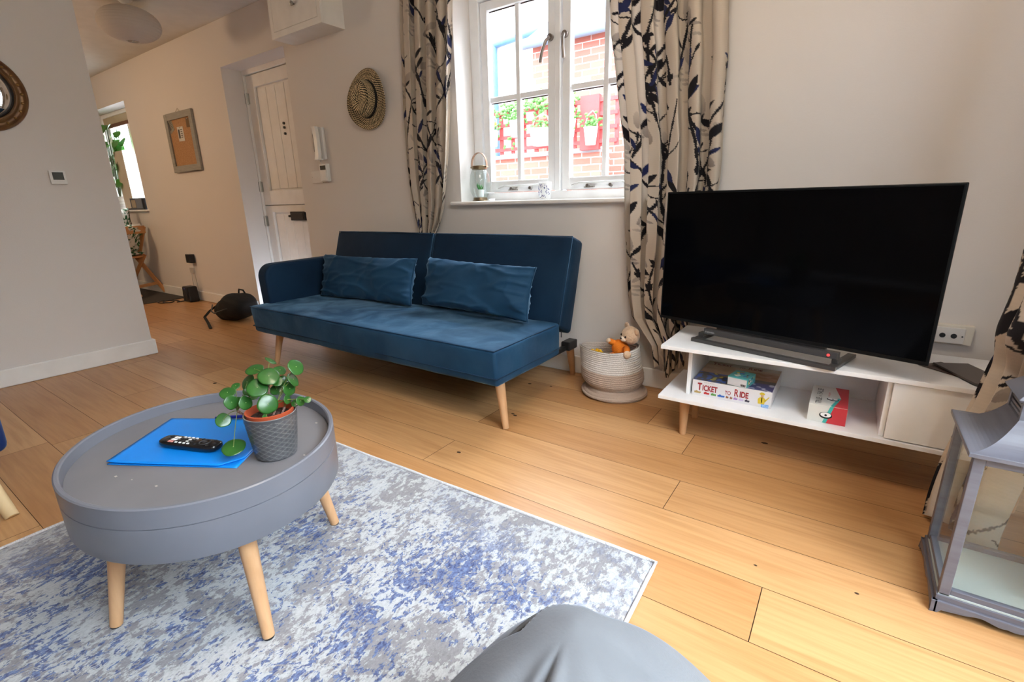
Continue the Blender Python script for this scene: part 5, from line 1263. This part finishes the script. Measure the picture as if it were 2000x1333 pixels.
def pendant():
    cx, cy = -4.79, 1.865
    t = thing('pendant_lamp', 'flattened white paper globe pendant lamp under the hall ceiling', 'pendant lamp', (cx, cy, ZC))
    g = G(); g.lathe([(.048, 0), (.048, -.012), (.030, -.03), (.008, -.036)], (cx, cy, ZC), 32); obj('ceiling_rose', g, M_white, t, smooth=True, auto=40)
    g = G(); g.cyl((cx, cy, ZC-.03), (cx, cy, 2.252), .0035, n=8); obj('flex', g, M_white, t)
    n, k = 72, 90; g = G(); prof = []
    for i in range(k+1):
        q = PI*i/k; r = .205*math.sin(q)**.9; z = -.118*math.cos(q); rib = .0022*abs(math.sin(i*PI/5)); 
        if r > .035: prof.append((r-.002+rib, z))
    g.lathe(prof, (cx, cy, 2.368), n, caps=False)
    m = mat('rice_paper', (.62, .58, .55), .9, noisy=False); nt = m.node_tree; tr = nt.nodes.new('ShaderNodeBsdfTranslucent'); tr.inputs[0].default_value = (.7, .66, .62, 1); mx = nt.nodes.new('ShaderNodeMixShader'); mx.inputs[0].default_value = .35
    nt.links.new(nt.nodes['Principled BSDF'].outputs[0], mx.inputs[1]); nt.links.new(tr.outputs[0], mx.inputs[2]); nt.links.new(mx.outputs[0], nt.nodes['Material Output'].inputs[0])
    obj('paper_shade', g, m, t, smooth=True)
    g = G(); g.tube([(cx+.036*math.cos(2*PI*i/24), cy+.036*math.sin(2*PI*i/24), 2.252) for i in range(24)], .002, 6, closed=True)
    g.cyl((cx-.036, cy, 2.252), (cx+.036, cy, 2.252), .0015, n=6); obj('wire_ring', g, M_steel, t, smooth=True)
pendant()

# ------------------------------------------------------------------ hall: router, backpack, chair, sill things
def hall():
    y = YW
    # socket with plug and two leads to a black speaker
    t = thing('hall_socket', 'white double socket with a black plug adapter on the hall wall', 'socket', (-6.09, y, .49))
    obj('face_plate', G().box((-6.165, y-.008, .432), (-6.02, y, .520)), mat('plate_white', (.70, .68, .66), .35), t, bevel=.002)
    t = thing('plug_adapter', 'square black plug adapter in the hall socket', 'plug', (-6.05, y-.03, .47)); obj('body', G().box((-6.098, y-.058, .425), (-5.99, y-.009, .52)), M_blackpl, t, bevel=.004)
    t = thing('junction_box', 'small grey white box on the hall wall below the black plug', 'wall box', (-6.1, y, .34)); obj('cover', G().box((-6.145, y-.022, .308), (-6.065, y, .365)), mat('plate_dull', (.50, .48, .46), .5), t, bevel=.004)
    for k, (a, b) in enumerate((((-6.12, .31), (-6.075, .115)), ((-6.03, .425), (-5.985, .13)))):
        g = G(); g.tube([(a[0], y-.014, a[1]), ((a[0]+b[0])/2-.012, y-.028, (a[1]+b[1])/2+.02), (b[0], y-.035, b[1])], .0035, 6)
        tag(obj('lead', g, mat('lead_grey', (.45, .42, .40), .5), smooth=True), ('grey lead running from the small wall box down to the black speaker', 'grey lead running from the black plug down to the black speaker')[k], 'cable')
    t = thing('speaker', 'small black box speaker on the hall floor under the socket', 'speaker', (-6.04, 2.40, 0))
    g = G(); rbox(g, [(-6.125, 2.345, .0015), (-5.965, 2.345, .0015), (-5.965, 2.455, .0015), (-6.125, 2.455, .0015), (-6.12, 2.35, .175), (-5.97, 2.35, .175), (-5.97, 2.45, .175), (-6.12, 2.45, .175)], r=.018)
    b = obj('cabinet', g, M_blackpl, t, smooth=True)
    g = G(); g.lathe([(.052, 0), (.052, .003), (.040, .004), (.012, .001), (.0001, .003)], n=32, M=Matrix.Translation((-6.045, 2.345, .085)) @ Matrix.Rotation(PI/2, 4, 'X')); obj('cone', g, mat('cone_grey', (.03, .03, .033), .5), b, smooth=True, auto=50)
    g = G(); g.cyl((-6.045, 2.346, .152), (-6.045, 2.3445, .152), .003, n=10); obj('indicator_light', g, mat('led_violet', (.2, .15, .5), .4, emit=(.3, .25, .9), es=.5), b)
    pts = [(-6.14+.0, 2.39, .006)]+[(-6.22+.09*math.cos(k*.5)-.02*k*.15, 2.28+.06*math.sin(k*.5)-.003*k, .006+.001*(k % 2)) for k in range(26)]
    g = G(); g.tube(pts, .005, 6); tag(obj('power_cable', g, M_blackpl, smooth=True), 'black cable coiled on the hall floor left of the speaker', 'cable')
    obj_ = G(); obj_.box((-8.58, -1.8, .0005), (-6.36, 2.483, .008)); tag(obj('entrance_mat', obj_, mat('dark_grey_mat', (.060, .052, .048), .9, bump=(200, .5, (1, 1, 1))), bevel=.002), 'dark grey carpet mat on the far hall floor under the folding chair', 'mat')
    # backpack
    t = thing('backpack', 'black backpack slumped on the floor left of the sofa', 'backpack', (-4.70, 2.20, 0))
    m = mat('black_nylon', (.006, .006, .0065), .75, bump=(40, .3, (1, 1, 1)))
    M = Matrix.Translation((-4.65, 2.20, .105)) @ Matrix.Rotation(math.radians(-8), 4, 'Z') @ Matrix.Rotation(math.radians(-13), 4, 'Y')
    def bp(u, v):
        a = 2*PI*u; q = PI*v; sx_ = abs(math.cos(a))**.7*(1 if math.cos(a) > 0 else -1); sy_ = abs(math.sin(a))**.7*(1 if math.sin(a) > 0 else -1)
        p = Vector((.27*math.sin(q)**.6*sx_, .15*math.sin(q)**.6*sy_, -.10*math.cos(q)))
        p += noise.noise_vector(p*7)*.026+Vector((0, 0, .035*math.exp(-((p.x-.14)/.09)**2)*(1 if v > .5 else 0)))
        p = M @ p; p.z = max(.003, p.z); p.y = min(p.y, 2.46); return p
    bb_ = obj('bag', G().grid(bp, 60, 36), m, t, smooth=True)
    g = G(); g.tube([(-4.88, 2.10, .13), (-4.74, 2.02, .10), (-4.62, 1.99, .10), (-4.46, 2.03, .15)], [.006]*4, 8); obj('zip', g, mat('zip_black', (.02, .02, .022), .4), bb_, smooth=True)
    g = G(); pts = [(-4.80, 2.14, .15), (-4.84, 2.05, .085), (-4.80, 1.98, .045), (-4.66, 1.94, .02), (-4.47, 1.875, .004)]
    vs = []
    for p in pts:
        for d in ((-.006, -.010), (.006, .010)): vs += [(p[0]+d[0], p[1]+d[1], p[2]), (p[0]+d[0], p[1]+d[1], p[2]+.004)]
    fs = []
    for i in range(len(pts)-1): a = i*4; b = a+4; fs += [(a, b, b+1, a+1), (a+2, a+3, b+3, b+2), (a+1, b+1, b+3, a+3), (a, a+2, b+2, b)]
    g.add(vs, fs); obj('strap', g, m, t)
    g = G(); g.tube([(-4.53, 2.25, .23), (-4.55, 2.24, .275), (-4.60, 2.23, .28), (-4.62, 2.23, .235)], .008, 8); obj('carry_loop', g, m, t, smooth=True)
    # folding chair, seen from behind, with a pad and a pillow
    O = Vector((-7.03, 2.22, .014)); ang = math.radians(150); Mc = Matrix.Translation(O) @ Matrix.Rotation(ang, 4, 'Z')   # local x across, +y to the chair's front
    Mc = Matrix.Translation(O) @ Matrix.Rotation(math.radians(122), 4, 'Z')
    t = thing('folding_chair', 'folding wooden chair seen from behind in the far corner of the hall', 'chair', O); wd = mat('pine_orange', (.55, .26, .10), .5)
    def bar(nm, a, b, w_, th, par=t):
        a, b = Vector(a), Vector(b); d = (b-a).normalized(); X = Vector((1, 0, 0)); 
        if abs(d.dot(X)) > .9: X = Vector((0, 0, 1))
        X = (X-d*d.dot(X)).normalized(); Y = d.cross(X); g = G(); vs = []
        for p in (a, b):
            for sx_, sy_ in ((-1, -1), (1, -1), (1, 1), (-1, 1)): vs.append(p+X*sx_*w_/2+Y*sy_*th/2)
        g.add(vs, [(0, 3, 2, 1), (4, 5, 6, 7), (0, 1, 5, 4), (1, 2, 6, 5), (2, 3, 7, 6), (3, 0, 4, 7)], Mc); return obj(nm, g, wd, par, bevel=.004)
    for x in (-.20, .20):
        s_ = x/abs(x)
        bar('back_leg', (x, -.20, .01), (x, .10, .47), .022, .045); bar('front_leg', (x-s_*.03, .26, .01), (x-s_*.03, -.06, .47), .020, .04)
        bar('back_post', (x, .06, .40), (x, -.10, .80), .022, .045)
    bar('top_rail', (-.21, -.098, .765), (.21, -.098, .765), .09, .018); bar('stretcher', (-.2, -.13, .12), (.2, -.13, .12), .035, .018); bar('stretcher', (-.17, .20, .10), (.17, .20, .10), .03, .018)
    g = G(); g.box((-.20, -.05, .44), (.20, .30, .462), Mc); obj('seat', g, wd, t, bevel=.005)
    leafm = mat('leaf_print_cotton', (.70, .68, .62), .9, noisy=False); nt = leafm.node_tree; tcn = nt.nodes.new('ShaderNodeTexCoord'); wv = nt.nodes.new('ShaderNodeTexNoise'); wv.inputs['Scale'].default_value = 9; wv.inputs['Distortion'].default_value = 2.2; r = nt.nodes.new('ShaderNodeValToRGB')
    r.color_ramp.elements[0].position = .43; r.color_ramp.elements[0].color = (.02, .10, .035, 1); r.color_ramp.elements[1].position = .52; r.color_ramp.elements[1].color = (.70, .68, .62, 1)
    nt.links.new(tcn.outputs['Object'], wv.inputs['Vector']); nt.links.new(wv.outputs['Fac'], r.inputs[0]); nt.links.new(r.outputs[0], nt.nodes['Principled BSDF'].inputs['Base Color'])
    R3 = Mc.to_3x3()
    def cush(nm, label, c, U, V, w_, h_, th, sd):
        c = Mc @ Vector(c); U, V = R3 @ Vector(U), R3 @ Vector(V); tt = thing(nm, label, 'cushion', c); obj('cover', pillow(G(), c, U, V, U.cross(V), w_, h_, th, sd, n=20), leafm, tt, smooth=True)
    cush('seat_pad', 'green leaf print seat pad on the folding chair', (0, .11, .495), (1, 0, 0), (0, 1, .02), .38, .36, .06, 2)
    cush('cushion', 'green leaf print cushion standing against the folding chair back', (0, -.03, .675), (1, 0, 0), (0, -.35, 1), .38, .34, .11, 5)
    cush('cushion', 'white and green cushion showing above the folding chair back rail', (.10, .12, .85), (1, 0, .1), (0, -.1, 1), .36, .30, .10, 9)
    tb = thing('dining_table', 'dark dining table end standing behind the folding chair', 'table', (-7.7, 1.8, 0)); dk = mat('dark_wood', (.035, .014, .010), .45)
    # hall sill: plant, lamp and box
    z = 1.0062
    pc = (-8.0, 2.585); t = thing('windowsill_plant', 'leafy green plant in a striped bowl pot on the hall window sill', 'plant', (*pc, z))
    g = G(); g.lathe([(.060, 0), (.085, .05), (.112, .13), (.118, .17), (.112, .17), (.10, .13), (.0001, .12)], (*pc, z), 36); obj('pot', g, mat('stone_pot', (.22, .20, .18), .6, noisy=(5, (.5, .46, .42), (.5, .5, 14))), t, smooth=True, auto=50)
    rng = random.Random(12); gl = mat('houseplant_green', (.07, .26, .035), .4); stm = mat('houseplant_stem', (.06, .07, .03), .6)
    for k in range(46):
        a = rng.uniform(0, 2*PI); hh = rng.uniform(.12, 1.0)**.7*.88; r_ = rng.uniform(.06, .22); base = Vector((pc[0], pc[1], z+.12))
        e = Vector((pc[0]+r_*math.cos(a)+.14*hh, min(pc[1]+r_*math.sin(a)*.5, 2.68), z+.14+hh)); mid = (base+e)/2+Vector((0, 0, .06))
        pts = [base*(1-s)**2+mid*2*s*(1-s)+e*s*s for s in [i/6 for i in range(7)]]
        if k % 2 == 0: g = G(); g.tube(pts, .0035, 5); obj('stem', g, stm, t, smooth=True)
        d = Vector((math.cos(a+.5), math.sin(a+.5)*.4, rng.uniform(-.7, .2))).normalized(); L_ = rng.uniform(.14, .23); W2 = L_*.30; sd = d.cross(Vector((.3, -.8, .5))).normalized(); nn = d.cross(sd)
        if k % 2: e = pts[0].lerp(e, .9)
        def lf(u, v): q = 2*v-1; ww = W2*math.sin(PI*min(1, max(0, u)))**.8; return e+d*L_*(u-.1)+sd*q*ww/1.0-nn*(.03*u*u-.02*abs(q)*ww*5)
        g = G().grid(lf, 10, 4); obj('leaf', g, gl, t, smooth=True, solid=.001)
    t = thing('column_lamp', 'tall column lamp with beige and white paper sides on the hall window sill', 'lamp', (-7.62, 2.60, z))
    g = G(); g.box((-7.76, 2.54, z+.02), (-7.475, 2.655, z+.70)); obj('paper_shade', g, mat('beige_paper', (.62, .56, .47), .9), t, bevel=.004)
    obj('white_panel', G().box((-7.4745, 2.542, z+.022), (-7.468, 2.653, z+.698)), mat('white_paper_glow', (.85, .88, .88), .9, emit=(.9, 1, .98), es=1.3), t, label='white end panel with an added glow'); obj('base', G().box((-7.74, 2.545, z), (-7.49, 2.65, z+.02)), dk, t)  # emission added to make the white end panel look bright
    t = thing('black_box', 'black box with a pale front at the right end of the hall sill', 'box', (-7.2, 2.50, z))
    obj('case', G().box((-7.36, 2.468, z), (-7.0, 2.516, z+.135)), mat('box_black', (.012, .014, .02), .4), t, bevel=.002); obj('front_panel', G().box((-7.315, 2.464, z+.025), (-7.20, 2.469, z+.115)), mat('box_beige', (.40, .32, .22), .6), t); obj('side_panel', G().box((-7.185, 2.464, z+.018), (-7.01, 2.469, z+.13)), mat('box_slate', (.15, .17, .22), .5), t)
    g = G(); g.tube([(-7.38, 2.49, z+.02), (-7.42, 2.45, z+.005), (-7.425, 2.445, z-.12), (-7.40, 2.46, .70)], .006, 6); tag(obj('lamp_cable', g, mat('cable_brown', (.05, .025, .015), .5), smooth=True), 'dark cable hanging down from the hall window sill', 'cable')
    g = G(); g.box((-8.2, 1.2, .70), (-7.55, 2.3, .735)); obj('table_top', g, dk, tb, bevel=.004)
    for x, yy in ((-8.14, 1.26), (-7.61, 1.26), (-8.14, 2.24), (-7.61, 2.24)): obj('table_leg', G().box((x-.03, yy-.03, .0085), (x+.03, yy+.03, .70)), dk, tb)
hall()

# ------------------------------------------------------------------ outside the windows
def outside():
    hg = G(); rbox(hg, [(2.3, -4.5, -.1), (3.0, -4.5, -.1), (3.0, 5.0, -.1), (2.3, 5.0, -.1), (2.3, -4.5, 2.3), (3.0, -4.5, 2.3), (3.0, 5.0, 2.3), (2.3, 5.0, 2.3)], r=.1, amp=.05)
    tag(obj('sky_blocker', hg, mat('blocker_green', (.03, .07, .02), .9)), 'added green block, unseen outside the glazed garden door, cutting low sky light', 'sky_blocker')  # unseen block added outside the door to hold back light from the horizon
    struct(obj('patio', G().box((XR+.12, -4.5, -.12), (2.3, YW+.35, -.02)), mat('patio_slab', (.40, .39, .37), .9)))
    struct(obj('garden_ground', G().box((-16, YW+.36, -.12), (8, 12, -.02)), mat('paving', (.42, .41, .40), .9)))
    bm = mat('red_brick', (.5, .2, .14), .9, noisy=False); nt = bm.node_tree; N = nt.nodes.new; Lk = nt.links.new
    tcn = N('ShaderNodeTexCoord'); sp = N('ShaderNodeSeparateXYZ'); Lk(tcn.outputs['Object'], sp.inputs[0]); ad = N('ShaderNodeMath'); Lk(sp.outputs[0], ad.inputs[0]); Lk(sp.outputs[1], ad.inputs[1]); cb = N('ShaderNodeCombineXYZ'); Lk(ad.outputs[0], cb.inputs[0]); Lk(sp.outputs[2], cb.inputs[1])
    br = N('ShaderNodeTexBrick'); br.inputs['Scale'].default_value = 1; br.inputs['Brick Width'].default_value = .225; br.inputs['Row Height'].default_value = .075; br.inputs['Mortar Size'].default_value = .006
    br.inputs['Color1'].default_value = (.42, .125, .095, 1); br.inputs['Color2'].default_value = (.50, .175, .135, 1); br.inputs['Mortar'].default_value = (.62, .54, .50, 1); Lk(cb.outputs[0], br.inputs['Vector']); Lk(br.outputs['Color'], nt.nodes['Principled BSDF'].inputs['Base Color'])
    # neighbouring house with slate roof and gutter on the right, lower gable and garden wall on the left
    t = thing('neighbour_house', 'red brick neighbouring house with a slate eave seen through the window', 'house', (-2.2, 6.6, 0))
    obj('brick_wall', G().box((-3.75, 6.0, -.1), (2.5, 9.5, 2.90)), bm, t)
    g = G(); g.add([(-3.85, 5.85, 2.92), (2.6, 5.85, 2.92), (2.6, 7.8, 4.1), (-3.85, 7.8, 4.1), (-3.85, 5.85, 2.86), (2.6, 5.85, 2.86), (2.6, 7.8, 4.04), (-3.85, 7.8, 4.04)], [(0, 1, 2, 3), (7, 6, 5, 4), (0, 4, 5, 1), (1, 5, 6, 2), (2, 6, 7, 3), (3, 7, 4, 0)]); obj('slate_roof', g, mat('slate', (.10, .13, .18), .7), t)
    g = G(); g.cyl((-3.85, 5.80, 2.88), (2.6, 5.80, 2.88), .055, n=14); obj('gutter', g, mat('gutter_grey', (.16, .20, .27), .5), t, smooth=True, auto=40)
    t = thing('rendered_house', 'pale rendered house with a blue grey downpipe seen at the upper left of the window', 'house', (-5.6, 7.6, 0))
    obj('gable_wall', G().box((-7.5, 7.0, -.1), (-3.9, 9, 3.35)), mat('pale_render', (.78, .76, .74), .9), t)
    g = G(); g.cyl((-5.05, 6.94, 1.2), (-5.05, 6.94, 3.35), .05, n=14); g.cyl((-5.05, 6.94, 3.35), (-3.9, 6.94, 3.42), .05, n=14); obj('downpipe', g, mat('pipe_blue', (.08, .17, .30), .5), t, smooth=True, auto=40)
    t = thing('garden_wall', 'low red brick garden wall with a grey coping below the trellis', 'wall', (-3.8, 5.3, 0))
    obj('brickwork', G().box((-6.5, 5.25, -.1), (-2.42, 5.5, 1.50)), bm, t); obj('coping', G().box((-6.5, 5.2, 1.50), (-2.42, 5.55, 1.54)), mat('coping_grey', (.28, .28, .30), .8), t)
    t = thing('trellis', 'red painted square trellis fixed above the garden wall', 'trellis', (-3.3, 5.2, 1.55)); tm = mat('trellis_red', (.42, .07, .07), .7)
    g = G()
    for k in range(12): x = -4.05+k*.165; g.box((x, 5.18, 1.55), (x+.045, 5.20, 2.02))
    for k in range(4): g.box((-4.08, 5.16, 1.58+k*.135), (-2.2, 5.18, 1.62+k*.135))
    obj('lattice', g, tm, t); g = G(); g.box((-2.62, 5.14, 1.52), (-2.40, 5.20, 2.06)); obj('end_panel', g, tm, t)
    rng = random.Random(21); gm = mat('garden_green', (.10, .26, .06), .7); wm = mat('bucket_white', (.8, .8, .8), .4); ym = mat('flower_yellow', (.8, .5, .03), .7)
    def hang(x, z, label, r0=.075, flower=False):
        p = Vector((x, 5.08, z)); t = thing('hanging_pot', label, 'hanging pot', p, 'white hanging pots on the trellis')
        g = G(); g.lathe([(r0*.7, 0), (r0, .17), (r0*1.06, .175), (r0*.95, .172), (r0*.9, .15)], p, 20); obj('bucket', g, wm, t, smooth=True, auto=40)
        g = G(); g.tube([(x-r0, 5.08, z+.17), (x-r0*.6, 5.10, z+.30), (x, 5.12, z+.34), (x+r0*.6, 5.10, z+.30), (x+r0, 5.08, z+.17)], .006, 6); obj('handle', g, wm, t, smooth=True)
        g = G()
        for k in range(40): d = Vector((rng.gauss(0, 1)*r0*.8, rng.gauss(0, 1)*r0*.4, abs(rng.gauss(0, 1))*r0*.8)); g.ball(p+Vector((0, 0, .18))+d, (.022, .012, .014), 6)
        obj('foliage', g, gm, t, smooth=True)
        if flower:
            g = G()
            for k in range(5): g.ball(p+Vector((rng.uniform(-.06, .06), -.03, .22+rng.uniform(0, .08))), .022, 8)
            obj('flowers', g, ym, t, smooth=True)
    hang(-2.46, 1.56, 'small white hanging pot at the right end of the trellis'); hang(-2.72, 1.66, 'yellow flowered hanging pot left of the end panel of the trellis', flower=True)
    hang(-3.08, 1.60, 'large white hanging pot beside the middle window post', .13); hang(-3.42, 1.72, 'white hanging pot with trailing leaves in the middle of the trellis', .07); hang(-3.75, 1.64, 'white hanging pot near the left end of the trellis', .07, True)
    for j, (x, z) in enumerate(((-3.95, 1.98), (-3.55, 2.02), (-3.2, 2.06), (-2.85, 2.04))):
        g = G()
        for k in range(60): g.ball((x+rng.gauss(0, .09), 5.12+rng.gauss(0, .025), z+rng.gauss(0, .05)), (.026, .010, .018), 6)
        for k in range(16): g.ball((x+rng.gauss(0, .08), 5.12, z-.08-rng.random()*.35), (.02, .010, .02), 6)
        tag(obj('climbing_plant', g, gm, smooth=True), ('leafy climber at the far left top of the trellis', 'leafy climber above the left pane part of the trellis', 'leafy climber above the large white pot on the trellis', 'leafy climber at the trellis top near the yellow flowers')[j], 'climbing plant', 'climbers along the trellis')
outside()
